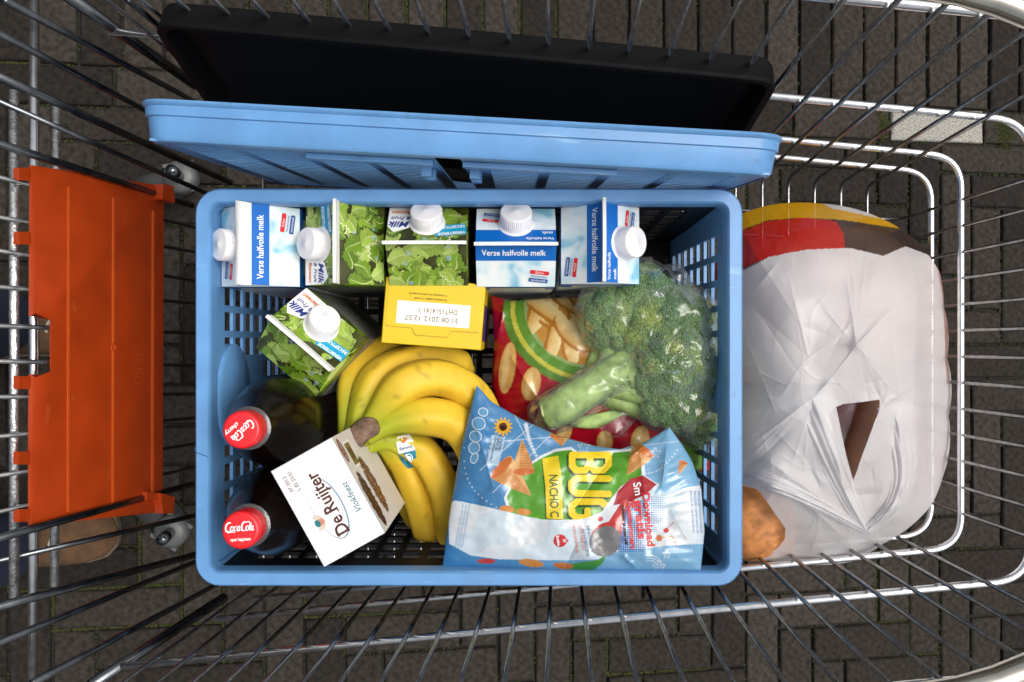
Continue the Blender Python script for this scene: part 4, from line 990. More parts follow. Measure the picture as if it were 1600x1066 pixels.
    put(c, ellm(x, y, 830, 880, 20, 6, 8), srgb(210, 140, 60)); put(c, ellm(x, y, 760, 877, 14, 4), srgb(190, 60, 50)); put(c, ellm(x, y, 880, 884, 16, 5, 5), srgb(190, 110, 50))
    # left: drop emblems, sunflower, tablet of text
    for (px, py, rx, ry) in ((755, 644, 8, 7), (748, 662, 11, 10), (743, 682, 10, 9), (741, 700, 9, 10), (741, 716, 6, 9)):
        o_ = ellm(x, y, px, py, rx, ry, 20); put(c, o_, srgb(214, 228, 238)); put(c, ellm(x, y, px, py, rx - 1.3, ry - 1.3, 20), srgb(96, 156, 200))
    ang = np.arctan2(y - 667, x - 786); rad = np.hypot(x - 786, y - 667); put(c, rad < 12.5 + 2.8 * np.sin(ang * 13), srgb(236, 178, 24)); put(c, rad < 6.5, srgb(90, 44, 16)); put(c, ellm(x, y, 786, 668, 4, 3, 20), srgb(40, 20, 10))
    put(c, inpoly(x, y, [(768, 680), (790, 682), (779, 728), (758, 727)]), srgb(190, 215, 232), .8)
    put(c, ellm(x, y, 875, 845, 10.5, 10) | inpoly(x, y, [(880, 838), (889, 845), (880, 853)]), srgb(206, 44, 50)); put(c, ellm(x, y, 882, 845, 3, 3), srgb(232, 200, 200))
    for (px, py) in ((938, 811), (1041, 829)): put(c, ellm(x, y, px, py, 4.5, 3.6, -20), srgb(214, 60, 60))
    put(c, ellm(x, y, 1030, 841, 5, 5), srgb(222, 120, 60)); put(c, segdist(x, y, (1034, 840, 1050, 838)) < .7, srgb(222, 150, 70)); put(c, segdist(x, y, (1050, 838, 1058, 853)) < .7, srgb(222, 150, 70)); put(c, segdist(x, y, (1043, 826, 1053, 816)) < .6, srgb(214, 90, 90))
    # stars
    def star(px, py, R):
        a = np.arctan2(y - py, x - px); r_ = np.hypot(x - px, y - py); q = R * (.72 + .28 * np.cos(5 * a + 1.57)); put(c, np.abs(r_ - q) < .8, W_, .8)
    star(1024, 708, 8); star(912, 699, 9); star(1030, 886, 10); star(1042, 866, 6)
    for rr_ in (14, 18, 22): put(c, (np.abs(np.hypot(x - 1015, y - 890) - rr_) < .7) & (x > 1010) & (y < 888), W_, .7)
    return c
ct, cB, cfn = bag('corn_snack_bag', 'blue corn snack bag with green emblem lying against the front wall', 
    ([(745, 602), (768, 628), (815, 655), (870, 680), (930, 697), (968, 702), (1005, 692), (1046, 668)], [(691, 888), (780, 888), (860, 893), (960, 893), (1095, 891)],
     [(745, 602), (735, 640), (720, 700), (703, 800), (691, 888)], [(1046, 668), (1064, 692), (1082, 722), (1096, 765), (1101, 830), (1095, 891)]),
    lambda u, v: .196 + .022 * v + .012 * u, Painter(paint_blue, srgb(60, 130, 180)), .19, 560, 400, .021, 31,
    [((1045, 660, 985, 715), .006, 6), ((1045, 665, 1035, 760), .004, 8), ((760, 620, 860, 700), -.003, 10), ((960, 706, 900, 790), -.004, 14), ((1000, 700, 1010, 800), .003, 9), ((975, 870, 1000, 893), .004, 6), ((900, 850, 880, 893), -.003, 8), ((1050, 800, 1095, 880), .003, 7), ((740, 650, 770, 760), .002, 7)])
d = Decal(cfn); dn = math.radians(90)
def bt_txt(s, px, py, size, m, ang=90, **k):
    v, f = text2d(s, size, k.get('bold', 0), 0, 1.0)
    if k.get('maxw'): v = v * np.array([k['maxw'] / max(1e-6, np.ptp(v[:, 0])), 1])
    a = math.radians(ang); d.layer += 1        # photo-pixel axes: x right, y down; ang turns clockwise
    pts = [(px + x * math.cos(a) + y * math.sin(a), py + x * math.sin(a) - y * math.cos(a)) for x, y in v]
    MB().add([cfn(u, w, 1) for u, w in pts], f).build('lettering', m, ct, cB)
bt_txt('NACHO C', 865, 775, 19, ink(50, 90, 20), 88, bold=.01, maxw=66)
bt_txt('Sm', 996, 764, 17, WI, 80, bold=.02)
bt_txt('Download', 1013, 812, 16, ink(206, 40, 50), 84, bold=.03, maxw=84); bt_txt('gratis', 1000, 812, 19, ink(206, 40, 50), 84, bold=.03, maxw=62); bt_txt('feestnummers', 986, 822, 11, ink(206, 40, 50), 85, bold=.03, maxw=72)
bt_txt('wanneer je maar wil', 976, 820, 6, ink(20, 20, 20), 85, bold=.05, maxw=62)
bt_txt('WWW.SMITHS.NL', 899, 842, 7, ink(220, 110, 80), 82, maxw=46); bt_txt('DOE MEE OP', 909, 840, 6.5, ink(220, 110, 80), 82, maxw=40); bt_txt('ACHTERZIJDE', 915, 848, 6, ink(60, 100, 140), 80, maxw=44); bt_txt('ZIE ACTIECODE', 922, 842, 5.5, ink(60, 100, 140), 80, maxw=42)
bt_txt('100%', 780, 692, 13, ink(40, 70, 110), 103, maxw=24); bt_txt('zonnebloemolie /', 771, 702, 6, ink(40, 70, 110), 103, maxw=40); bt_txt("huile de tournesol", 764, 706, 6, ink(40, 70, 110), 103, maxw=40)
bt_txt('Smiths', 872, 845, 6, WI, 82, bold=.03)
for k in range(3): bt_txt('voor informatie bel consumentenservice', 728 - 5 * k, 822, 4.6, ink(120, 160, 200), 100, maxw=70)
for k in range(3): bt_txt('SERVICE DES CONSOMMATEURS', 1094 - 6 * k, 800, 4.6, ink(90, 140, 190), 86, maxw=66)

# ---------------------------------------------------------------- broccoli in clear film
BRO = M('broccoli_beads', attr='Col', rough=.7, var=.12, vscale=300); STM = M('broccoli_stem', srgb(150, 174, 102), .6, var=.45, vscale=55, bump=.7, bscale=110)
rb_ = P(1010, 570, .05); bro = thing('broccoli', rb_, 'head of broccoli with pale stalk wrapped in clear plastic film', 'broccoli')
heads = [((955, 488), .165, .030), ((1000, 468), .165, .034), ((1058, 505), .165, .036), ((1050, 560), .180, .036), ((1085, 580), .160, .034), ((1012, 520), .172, .028), ((984, 528), .170, .020), ((1022, 588), .178, .022), ((945, 520), .160, .018), ((1030, 632), .168, .020), ((1098, 650), .158, .028), ((1062, 625), .168, .030)]
HS = [(P(*p, z), r) for p, z, r in heads]
subs = []
for (c, r) in HS:
    for k in range(17):
        a = k * 2.399; zz = 1 - 1.4 * (k + .5) / 17; q = math.sqrt(max(0, 1 - zz * zz)); subs.append((c + Vector((q * math.cos(a), q * math.sin(a), zz)) * r * .68, r * .36))
vs, fs, cs = [], [], []
SC = np.array([s[0] for s in subs]); SR = np.array([s[1] for s in subs])
ga = math.pi * (3 - math.sqrt(5))
octv = np.array([(1, 0, 0), (-1, 0, 0), (0, 1, 0), (0, -1, 0), (0, 0, 1), (0, 0, -1)]); octf = np.array([(0, 2, 4), (2, 1, 4), (1, 3, 4), (3, 0, 4), (2, 0, 5), (1, 2, 5), (3, 1, 5), (0, 3, 5)])
for i, (c, r) in enumerate(subs):
    n = int(4 * math.pi * r * r / (.0021 ** 2)); k = np.arange(n); zz = 1 - 2 * (k + .5) / n; q = np.sqrt(1 - zz * zz); a = ga * k
    pts = np.array(c) + r * np.stack([q * np.cos(a), q * np.sin(a), zz], -1) * (1 + rng.normal(0, .03, (n, 1)))
    dd = ((pts[:, None] - SC[None]) ** 2).sum(-1) - (SR[None] * .97) ** 2; dd[:, i] = 1
    pts = pts[(dd > 0).all(1) & (pts[:, 2] > c[2] - r * .8)]
    for p in pts:
        s = rng.uniform(.0012, .0019); o0 = len(vs) * 6
        vs.append(octv * s * rng.uniform(.8, 1.2, (6, 3)) + p); fs.append(octf + o0)
        f = mnoise.noise(Vector(p) * 45) * .5 + .5; g = np.array(srgb(98, 138, 96)) * (1 - f) + np.array(srgb(142, 168, 104)) * f
        yk = min(1, max(0, (mnoise.noise(Vector(p) * 38 + Vector((9, 0, 0))) - .1) * 2.2)) * .7; g = g * (1 - yk) + np.array(srgb(170, 178, 82)) * yk
        cs.append(np.repeat((g * rng.uniform(.82, 1.15))[None], 6, 0))
vs = np.concatenate(vs); fs = np.concatenate(fs); cs = np.concatenate(cs)
me = bpy.data.meshes.new('florets'); me.from_pydata((vs - np.array(rb_)).tolist(), [], fs.tolist()); at = me.color_attributes.new('Col', 'FLOAT_COLOR', 'POINT')
cc = np.ones((len(vs), 4), np.float32); cc[:, :3] = cs; at.data.foreach_set('color', cc.ravel()); me.materials.append(BRO)
fo = bpy.data.objects.new('florets', me); col.objects.link(fo); fo.parent = bro; fo['kind'] = 'stuff'
core = MB()
for c, r in subs: core.lathe([(r * .93 * math.sin(math.pi * k / 8) + .00001, -r * .93 * math.cos(math.pi * k / 8)) for k in range(9)], 14, mat=Matrix.Translation(c))
core.build('floret_core', M('broccoli_core', srgb(52, 74, 40), .8, var=.3), bro, rb_, smooth=True)
stalks = [([(858, 646, .165), (882, 634, .172), (918, 610, .176), (954, 586, .176), (996, 560, .172)], [.0168, .0178, .0165, .0160, .0150], 'stalk'),
          ([(935, 610, .170), (952, 570, .165), (958, 535, .158), (955, 505, .152)], [.014, .0125, .013, .018], 'branch'), ([(960, 595, .174), (984, 560, .168), (1000, 530, .162), (1005, 490, .155)], [.015, .0135, .014, .018], 'branch'),
          ([(975, 588, .174), (1010, 570, .172), (1040, 562, .168)], [.016, .0155, .018], 'branch'), ([(955, 600, .170), (1005, 612, .166), (1050, 622, .158)], [.015, .0135, .017], 'branch'), ([(945, 612, .164), (1010, 640, .155), (1085, 652, .148)], [.013, .012, .016], 'branch'), ([(905, 626, .168), (918, 590, .162), (936, 550, .155), (945, 520, .15)], [.008, .0065, .008, .012], 'branch'), ([(890, 660, .158), (930, 658, .158), (975, 642, .155)], [.004, .008, .003], 'leaf')]
for pts, rs, nm in stalks:
    pa = smooth_path([P(*p) for p in pts], 6); rr_ = np.interp(np.linspace(0, 1, len(pa)), np.linspace(0, 1, len(rs)), rs)
    MB().tube(pa, list(rr_), 18, sec=lambda a: 1 + .06 * math.cos(4 * a + 1) + .03 * math.cos(7 * a)).build(nm, STM, bro, rb_, smooth=True)
e = P(858, 645, .165); ax = (P(858, 645, .165) - P(885, 637, .172)).normalized()
cf = MB(); cf.lathe([(.0168, -.001), (.0164, .0008), (.013, .0012), (.007, -.0006), (.0005, -.001)], 26, mat=Matrix.Translation(e + ax * .0004) @ ax.to_track_quat('Z', 'Y').to_matrix().to_4x4()); cf.build('cut_face', M('cut_stalk', srgb(205, 205, 150), .7, var=.3, vscale=150, bump=.6, bscale=250), bro, rb_, smooth=True)
# film
def film_mat():
    m = bpy.data.materials.new('clear_film'); m.use_nodes = True; nt = m.node_tree; nt.nodes.clear(); out = nt.nodes.new('ShaderNodeOutputMaterial')
    tr = nt.nodes.new('ShaderNodeBsdfTransparent'); tr.inputs[0].default_value = (.93, .95, .96, 1); gl = nt.nodes.new('ShaderNodeBsdfGlossy'); gl.inputs['Roughness'].default_value = .14
    df = nt.nodes.new('ShaderNodeBsdfDiffuse'); df.inputs[0].default_value = (.8, .82, .84, 1); m1 = nt.nodes.new('ShaderNodeMixShader'); m1.inputs[0].default_value = .2
    nt.links.new(gl.outputs[0], m1.inputs[1]); nt.links.new(df.outputs[0], m1.inputs[2])
    fr = nt.nodes.new('ShaderNodeLayerWeight'); fr.inputs[0].default_value = .32; mr = nt.nodes.new('ShaderNodeMapRange'); mr.inputs[3].default_value = .05; mr.inputs[4].default_value = .36
    tc = nt.nodes.new('ShaderNodeTexCoord'); n = nt.nodes.new('ShaderNodeTexNoise'); n.inputs['Scale'].default_value = 15; n.inputs['Detail'].default_value = 1.5; n.inputs['Distortion'].default_value = 3.0; nt.links.new(tc.outputs['Object'], n.inputs[0])
    bp = nt.nodes.new('ShaderNodeBump'); bp.inputs['Strength'].default_value = .8; bp.inputs['Distance'].default_value = .004; nt.links.new(n.outputs[0], bp.inputs['Height'])
    for q in (gl, df, fr): nt.links.new(bp.outputs[0], q.inputs['Normal'])
    nt.links.new(fr.outputs['Fresnel'], mr.inputs[0]); m2 = nt.nodes.new('ShaderNodeMixShader'); nt.links.new(mr.outputs[0], m2.inputs[0]); nt.links.new(tr.outputs[0], m2.inputs[1]); nt.links.new(m1.outputs[0], m2.inputs[2]); nt.links.new(m2.outputs[0], out.inputs[0]); return m
FILM = film_mat()
c0 = P(1010, 570, .15); nt_, np_ = 90, 130
th = np.linspace(.001, math.pi - .001, nt_)[:, None]; ph = np.linspace(0, 2 * math.pi, np_, endpoint=False)[None]
D = np.stack([np.sin(th) * np.cos(ph), np.sin(th) * np.sin(ph), np.cos(th) + 0 * ph], -1)
rad = np.full(D.shape[:2], .03)
stpts = [(P(*p), r) for pts, rs, nm in stalks[:1] for p, r in zip(pts, rs)]
for (c, r) in HS + stpts + [(P(875, 640, .168), .018), (P(1050, 440, .2), .012), (P(900, 570, .14), .012), (P(960, 660, .15), .012)]:
    w = np.array(c - c0); b = (D * w).sum(-1); disc = b * b - (w @ w - (r + .003) ** 2); rad = np.maximum(rad, np.where(disc > 0, b + np.sqrt(np.maximum(disc, 0)), 0))
base_r = rad.copy()
for _ in range(10):
    q = (np.roll(rad, 1, 1) + np.roll(rad, -1, 1) + np.vstack([rad[:1], rad[:-1]]) + np.vstack([rad[1:], rad[-1:]])) / 4; rad = np.maximum(base_r, q)
nz = np.array([[mnoise.noise(Vector(D[i, j]) * 5.0) + .5 * mnoise.noise(Vector(D[i, j]) * 13) for j in range(np_)] for i in range(nt_)])
rad = rad + .0035 * (1 - np.abs(nz) * 2) 
V = np.array(c0) + D * rad[..., None]
grid_obj('plastic_film', V, None, FILM, bro, rb_, wrap=True, flip=True)
tw = MB(); r_ = random.Random(4)      # crumpled end of the film
K = 9
gridp = [[P(1018 + i * 9 + r_.uniform(-4, 4), 462 - j * 7 + r_.uniform(-4, 4) + abs(i - 3.5) * 3, .2 + j * .004 + r_.uniform(-.006, .006)) for j in range(4)] for i in range(K)]
tw.add([p for l in gridp for p in l], [(i * 4 + j, i * 4 + j + 1, i * 4 + 5 + j, i * 4 + 4 + j) for i in range(K - 1) for j in range(3)]); tw.build('film_end', FILM, bro, rb_)

# ---------------------------------------------------------------- white carrier bag
def carrier_mat():
    m = bpy.data.materials.new('carrier_plastic'); m.use_nodes = True; nt = m.node_tree; nt.nodes.clear(); out = nt.nodes.new('ShaderNodeOutputMaterial')
    a = nt.nodes.new('ShaderNodeAttribute'); a.attribute_name = 'Col'
    pb = nt.nodes.new('ShaderNodeBsdfPrincipled'); pb.inputs['Roughness'].default_value = .3; nt.links.new(a.outputs['Color'], pb.inputs['Base Color'])
    tl = nt.nodes.new('ShaderNodeBsdfTranslucent'); nt.links.new(a.outputs['Color'], tl.inputs[0]); tr = nt.nodes.new('ShaderNodeBsdfTransparent')
    m1 = nt.nodes.new('ShaderNodeMixShader'); m1.inputs[0].default_value = .38; nt.links.new(pb.outputs[0], m1.inputs[1]); nt.links.new(tl.outputs[0], m1.inputs[2])
    m2 = nt.nodes.new('ShaderNodeMixShader'); m2.inputs[0].default_value = .2; nt.links.new(m1.outputs[0], m2.inputs[1]); nt.links.new(tr.outputs[0], m2.inputs[2]); nt.links.new(m2.outputs[0], out.inputs[0])
    tc = nt.nodes.new('ShaderNodeTexCoord'); n = nt.nodes.new('ShaderNodeTexNoise'); n.inputs['Scale'].default_value = 30; n.inputs['Detail'].default_value = 4; n.inputs['Distortion'].default_value = 1.5; nt.links.new(tc.outputs['Object'], n.inputs[0])
    bp = nt.nodes.new('ShaderNodeBump'); bp.inputs['Strength'].default_value = .25; bp.inputs['Distance'].default_value = .005; nt.links.new(n.outputs[0], bp.inputs['Height']); nt.links.new(bp.outputs[0], pb.inputs['Normal']); return m
CAR = carrier_mat()
outl = [(1148, 345), (1163, 332), (1200, 321), (1280, 318), (1330, 325), (1400, 353), (1440, 385), (1468, 425), (1475, 480), (1480, 560), (1482, 650), (1475, 740), (1455, 790), (1420, 825), (1380, 850), (1330, 878), (1250, 882), (1200, 876), (1163, 872), (1148, 866), (1142, 760), (1142, 600), (1142, 450)]
wc = (1310, 600); NA, NR = 960, 230
oa = np.array([math.atan2(y - wc[1], x - wc[0]) for x, y in outl]); orr = np.array([math.hypot(x - wc[0], y - wc[1]) for x, y in outl])
th_ = np.linspace(-math.pi, math.pi, NA, endpoint=False); o_ = np.argsort(oa)
R_ = np.interp(th_, np.r_[oa[o_] - 2 * math.pi, oa[o_], oa[o_] + 2 * math.pi], np.tile(orr[o_], 3))
tt = np.linspace(.004, 1, NR)[:, None]
x = wc[0] + tt * R_ * np.cos(th_); y = wc[1] + tt * R_ * np.sin(th_)
rr_ = tt + 0 * x
z = .105 + .095 * (1 - rr_ ** 3.2) + vnoise(x, y, 90, 41) * .018 + vnoise(x, y, 40, 42) * .006
folds = [((1338, 540, 1322, 430), .012, 5), ((1338, 540, 1392, 485), .010, 6), ((1338, 540, 1298, 592), .010, 6), ((1338, 540, 1376, 578), .008, 5), ((1338, 540, 1275, 545), .006, 6), ((1270, 622, 1300, 680), .014, 6), ((1270, 622, 1180, 690), .010, 7), ((1300, 680, 1320, 770), .016, 5), ((1320, 770, 1352, 828), .018, 6), ((1352, 828, 1408, 782), .020, 6),
         ((1408, 782, 1412, 755), .018, 6), ((1412, 755, 1402, 640), .012, 6), ((1200, 720, 1345, 825), .012, 7), ((1230, 760, 1330, 850), .007, 6), ((1163, 735, 1240, 780), .016, 7), ((1240, 780, 1345, 826), .010, 6), ((1430, 470, 1470, 430), .006, 5), ((1432, 475, 1428, 640), .006, 6), ((1165, 470, 1215, 410), .007, 6), ((1165, 530, 1210, 640), .008, 6), ((1440, 640, 1450, 760), .006, 6), ((1300, 590, 1272, 622), .012, 6), ((1375, 640, 1440, 600), .006, 6), ((1345, 690, 1340, 770), .006, 5), ((1380, 770, 1330, 775), -.014, 12), ((1360, 720, 1365, 760), -.012, 16), ((1250, 700, 1290, 780), -.008, 12)]
q_ = np.random.default_rng(77)
for k in range(64):      # fine creases running to the pinch points
    ox, oy = ((1338, 540), (1353, 828), (1272, 622), (1405, 640))[k % 4]; an = q_.uniform(0, 6.28); r0, r1 = q_.uniform(8, 60), q_.uniform(50, 190)
    sg = (ox + math.cos(an) * r0, oy + math.sin(an) * r0, ox + math.cos(an + q_.uniform(-.12, .12)) * (r0 + r1), oy + math.sin(an) * (r0 + r1)); dx_, dy_ = sg[2] - sg[0], sg[3] - sg[1]
    t_ = np.clip(((x - sg[0]) * dx_ + (y - sg[1]) * dy_) / (dx_ * dx_ + dy_ * dy_), 0, 1)
    z = z + q_.uniform(-.0011, .0016) * np.sin(np.pi * t_) * np.exp(-segdist(x, y, sg) / q_.uniform(2.2, 7)) * np.clip((1 - rr_) * 12, 0, 1)
def taper(sg):
    x0_, y0_, x1_, y1_ = sg; dx_, dy_ = x1_ - x0_, y1_ - y0_; t_ = np.clip(((x - x0_) * dx_ + (y - y0_) * dy_) / (dx_ * dx_ + dy_ * dy_), 0, 1)
    return (1 - t_) ** .8 if (x0_, y0_) == (1338, 540) else .25 + .75 * np.sin(np.pi * t_)
for sg, h, w in folds: z = z + .38 * h * taper(sg) * np.exp(-segdist(x, y, sg) / w) * np.clip((1 - rr_) * 12, .1, 1)
wx, wy = x + vnoise(x, y, 55, 51) * 34, y + vnoise(x, y, 55, 52) * 34      # crumple creases: thin ridges along a warped cell net
for (cnt, amp, wd_, sd_2) in ((14, .0009, 7, 61), (40, .0004, 3, 62)):
    q_ = np.random.default_rng(sd_2); sx_, sy_ = q_.uniform(1130, 1490, cnt), q_.uniform(310, 890, cnt); hs_ = q_.uniform(-1, 1, cnt)
    f1 = np.full(x.shape, 1e9); f2 = np.full(x.shape, 1e9); hh_ = np.zeros(x.shape)
    for k in range(cnt):
        dd_ = np.hypot(wx - sx_[k], (wy - sy_[k]) * .7); nearer = dd_ < f1
        f2 = np.where(nearer, f1, np.minimum(f2, dd_)); hh_ = np.where(nearer, hs_[k], hh_); f1 = np.minimum(f1, dd_)
    z = z + (amp * np.exp(-(f2 - f1) / wd_) * (.35 + .65 * (vnoise(x, y, 70, sd_2) + .5)) - amp * .8 * np.exp(-f1 / 30)) * np.clip((1 - rr_) * 10, .15, 1)
cw_ = np.zeros(x.shape + (3,)); cw_[:] = (.86, .85, .865)
put(cw_, inpoly(x, y, [(1100, 410), (1163, 422), (1205, 400), (1265, 388), (1330, 388), (1380, 400), (1415, 385), (1455, 400), (1500, 430), (1500, 300), (1100, 300)]), srgb(66, 52, 48))
put(cw_, inpoly(x, y, [(1100, 445), (1163, 418), (1200, 402), (1262, 390), (1320, 388), (1318, 365), (1306, 346), (1260, 340), (1200, 345), (1163, 360), (1100, 400)]), srgb(206, 26, 28))
put(cw_, inpoly(x, y, [(1100, 300), (1100, 395), (1163, 358), (1200, 344), (1260, 340), (1320, 344), (1410, 358), (1380, 340), (1330, 322), (1290, 300)]), srgb(222, 168, 12))
put(cw_, inpoly(x, y, [(1285, 318), (1330, 318), (1375, 342), (1350, 336), (1300, 326)]), (.72, .72, .74))
put(cw_, inpoly(x, y, [(1463, 410), (1480, 420), (1484, 600), (1479, 600), (1474, 470)]), srgb(196, 120, 90), .6)
hole1 = [(1297, 648), (1303, 638), (1318, 632), (1345, 629), (1374, 625), (1374, 640), (1366, 660), (1357, 684), (1345, 716), (1336, 742), (1325, 768), (1319, 764), (1314, 738), (1308, 700), (1299, 664)]
hole2 = [(1120, 752), (1163, 756), (1185, 768), (1203, 792), (1226, 826), (1226, 842), (1212, 858), (1190, 868), (1163, 868), (1120, 868)]
keep = ~(inpoly(x, y, hole1) | inpoly(x, y, hole2))
V = Pn(x, y, z); last = V[-1:].copy(); cen3 = np.array(P(*wc, .1))
sides = []
for k, zz in enumerate((.075, .045, .02, .004)):
    q = last.copy(); q[..., 2] = zz; s_ = 1 - .02 * (k + 1); q[..., 0] = cen3[0] + (q[..., 0] - cen3[0]) * s_; q[..., 1] = cen3[1] + (q[..., 1] - cen3[1]) * s_; sides.append(q)
V = np.concatenate([V] + sides, 0); cw2 = np.concatenate([cw_] + [cw_[-1:]] * 4, 0); keep2 = np.concatenate([keep] + [np.ones((4, NA), bool)], 0)
wB = Vector((cen3[0], cen3[1], .0)); wt = thing('carrier_bag', wB, 'crumpled white plastic carrier bag with yellow, red and dark print beside the crate', 'plastic bag')
grid_obj('bag_film', V, cw2, CAR, wt, wB, wrap=True, keep=keep2)
# gathered handle straps: a second, pleated layer of film round the opening
XYb = np.stack([x.ravel(), y.ravel()], -1); Zb = z.ravel()
def zbag(px, py): return float(Zb[np.argmin((XYb[:, 0] - px) ** 2 + (XYb[:, 1] - py) ** 2)])
for path, w0, w1 in (([(1268, 612), (1284, 660), (1304, 722), (1330, 786), (1353, 830)], 34, 7), ([(1396, 632), (1412, 700), (1411, 752), (1390, 798), (1353, 830)], 26, 7), ([(1353, 830), (1310, 806), (1250, 775), (1196, 752), (1150, 740)], 6, 18)):
    sp_ = smooth_path([Vector((a, b, 0)) for a, b in path], 14); n = len(sp_); VV = []
    for i, p in enumerate(sp_):
        t_ = (sp_[min(i + 1, n - 1)] - sp_[max(i - 1, 0)]).normalized(); f = i / (n - 1); wd2 = w0 + (w1 - w0) * f; row = []
        for q in np.linspace(-1, 1, 26):
            px, py = p.x - t_.y * q * wd2, p.y + t_.x * q * wd2
            row.append(list(P(px, py, zbag(px, py) + .003 - .012 * max(0, (.3 if w0 > w1 else 0) - f) / .3 - .012 * max(0, f - (2 if w0 > w1 else .7)) / .3 - .003 * abs(q) ** 3 + .0016 * math.sin(q * 7 + f * 3) * (1 - q * q) + .0012 * math.sin(q * 15 + f * 9) + .004 * (1 - abs(q)))))
        VV.append(row)
    VV = np.array(VV); cl = np.zeros(VV.shape); cl[:] = (.86, .85, .865); grid_obj('handle_strap', VV, cl, CAR, wt, wB)
# things in the carrier bag
BRD = M('bread_crust', srgb(204, 132, 70), .55, var=.4, vscale=90, bump=.5, bscale=160, coat=.2)
def loaf(name, c, sz, rotz, m, label, cat, crumb=None):
    t = thing(name, Vector((c.x, c.y, c.z - sz[2])), label, cat, Matrix.Rotation(rotz, 4, 'Z')); nt2, np2 = 36, 56
    th = np.linspace(.0008, math.pi - .0008, nt2)[:, None]; ph = np.linspace(0, 2 * math.pi, np2, endpoint=False)[None]
    sg = lambda q, e: np.sign(q) * np.abs(q) ** e
    X = np.stack([sz[0] * sg(np.sin(th), .7) * sg(np.cos(ph), .75), sz[1] * sg(np.sin(th), .7) * sg(np.sin(ph), .75), sz[2] * sg(np.cos(th) + 0 * ph, .8) + sz[2]], -1)
    nn2 = np.array([[mnoise.noise(Vector(X[i, j]) * 45) for j in range(np2)] for i in range(nt2)]); X = X * (1 + .035 * nn2[..., None])
    grid_obj('crust', X, None, m, t, wrap=True, flip=True); return t
loaf('bread_loaf', P(1180, 806, .082), (.040, .044, .048), .1, BRD, 'golden brown bread loaf showing through the low opening of carrier bag', 'bread')
loaf('bread_roll', P(1196, 846, .09), (.028, .010, .016), .1, M('pale_roll', srgb(226, 205, 180), .6, var=.15), 'pale bread roll at the lower edge of the carrier bag', 'bread')
loaf('smoked_sausage', P(1352, 690, .12), (.02, .07, .016), math.radians(-20), M('sausage_skin', srgb(112, 66, 36), .4, var=.25, vscale=60, coat=.4), 'brown sausage seen through the carrier bag handle hole', 'sausage')
loaf('meat_pack', P(1318, 700, .11), (.022, .055, .012), math.radians(-8), M('meat_pack', srgb(96, 62, 66), .2, var=.7, vscale=26, coat=.5), 'shiny packet beside the sausage inside carrier bag hole', 'packet')
loaf('bread_bag', P(1300, 480, .07), (.085, .085, .055), .1, M('pale_bag', srgb(206, 178, 160), .5, var=.35, vscale=24), 'pale packet faintly seen under the carrier bag film', 'packet')

loaf('bread_bag', P(1385, 700, .06), (.035, .06, .045), .1, M('pink_pack', srgb(190, 150, 146), .5, var=.3, vscale=24), 'pinkish packet faintly seen under the film by the handle hole', 'packet')
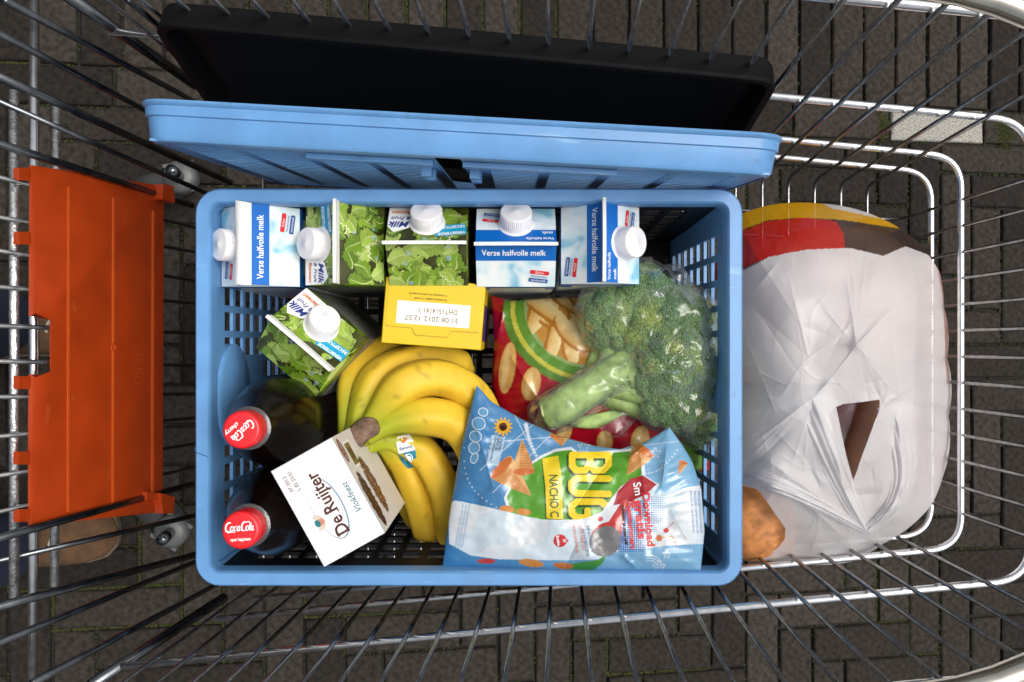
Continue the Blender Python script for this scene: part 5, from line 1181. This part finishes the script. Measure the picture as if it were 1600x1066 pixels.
# ---------------------------------------------------------------- person pushing the cart (feet and legs in view)
DEN = M('denim_navy', (.012, .018, .045), .85, var=.25, vscale=240, bump=.4, bscale=700); SUE = M('suede_tan', srgb(84, 60, 38), .9, var=.3, vscale=60, bump=.4, bscale=500); SOLE = M('shoe_sole', (.12, .09, .06), .8)
def GW(px, py, h):      # ground coordinates raised by h, level world
    s, u = G(px, py); return Vector((s, u, h))
fa, fb = G(190, 826), G(185, 505)
pw = bpy.data.objects.new('person', None); col.objects.link(pw); pc = Vector(((fa[0] + fb[0]) / 2 - .2, (fa[1] + fb[1]) / 2, 0)); pw.location = pc
tag(pw, 'person in dark jeans and tan shoes standing behind the cart handle', 'person')
def add_legs():
    me = bpy.data.meshes.new('jeans')
    a1 = Vector((fa[0] - .15, fa[1], .09)) - pc; a2 = Vector((fb[0] - .15, fb[1], .09)) - pc
    pel = Vector((-.14, 0, .93)); w1 = Vector((-.14, -.09, .88)); w2 = Vector((-.14, .09, .88))
    k1 = (a1 + w1) / 2 + Vector((.06, 0, .02)); k2 = (a2 + w2) / 2 + Vector((.09, 0, .02))
    vs = [pel, pel + Vector((-.01, 0, .13)), w1, k1, a1 + Vector((0, 0, .06)), a1 - Vector((0, 0, .03)), w2, k2, a2 + Vector((0, 0, .06)), a2 - Vector((0, 0, .03))]
    es = [(0, 1), (0, 2), (2, 3), (3, 4), (4, 5), (0, 6), (6, 7), (7, 8), (8, 9)]
    me.from_pydata([tuple(v) for v in vs], es, []); o = bpy.data.objects.new('jeans', me); col.objects.link(o); o.parent = pw
    md = o.modifiers.new('skin', 'SKIN'); me.skin_vertices[0].data[0].use_root = True
    for i, r in enumerate(((.15, .12), (.155, .115), (.095, .1), (.072, .075), (.062, .062), (.066, .07), (.095, .1), (.072, .075), (.062, .062), (.066, .07))): me.skin_vertices[0].data[i].radius = r
    sb = o.modifiers.new('sub', 'SUBSURF'); sb.levels = 2; sb.render_levels = 2; md.use_smooth_shade = True
    me.materials.append(DEN)
add_legs()
def shoe(f, rotz):
    sec = [(-.285, .026, .085), (-.25, .036, .095), (-.19, .037, .10), (-.14, .038, .085), (-.09, .044, .062), (-.05, .045, .05), (-.02, .038, .043), (-.004, .022, .032), (.0, .006, .02)]
    mb = MB(); n = 18; q = Matrix.Translation(Vector((f[0], f[1], 0)) - pc) @ Matrix.Rotation(rotz, 4, 'Z'); v = []
    for (x, w, h) in sec:
        for j in range(n):
            a = 2 * math.pi * j / n; yy = w * math.cos(a) * (1 if math.sin(a) < .2 else .94); zz = .012 + (h - .012) * max(0, .5 + .5 * math.sin(a)) ** .8; v.append(q @ Vector((x, yy, zz)))
    k = len(sec); mb.add(v, [(i * n + j, (i + 1) * n + j, (i + 1) * n + (j + 1) % n, i * n + (j + 1) % n) for i in range(k - 1) for j in range(n)] + [tuple(range(n)), tuple((k - 1) * n + j for j in range(n))[::-1]])
    s = mb.build('shoe', SUE, pw, smooth=True)
    sl = MB(); out_ = [(x, w + .004) for x, w, h in sec]; lo = [(x, y_) for x, y_ in out_] + [(x, -y_) for x, y_ in out_[::-1]]; m_ = len(lo)
    sl.add([q @ Vector((x, y_, z_)) for z_ in (.001, .017) for x, y_ in lo], [(i, (i + 1) % m_, m_ + (i + 1) % m_, m_ + i) for i in range(m_)] + [tuple(range(m_, 2 * m_)), tuple(range(m_))[::-1]]); sl.build('sole', SOLE, s)
    for i in range(5):
        x = -.18 + i * .022; h = np.interp(x, [p[0] for p in sec], [p[2] for p in sec])
        MB().tube([q @ Vector((x - .006, -.022, h - .012)), q @ Vector((x, 0, h + .003)), q @ Vector((x + .006, .022, h - .012))], .003, 6).build('shoelace', M('lace', (.35, .33, .28), .9), s, smooth=True)
shoe(fa, math.radians(4)); shoe(fb, math.radians(6))

scene.render.engine = 'CYCLES'
scene.cycles.transparent_max_bounces = 16
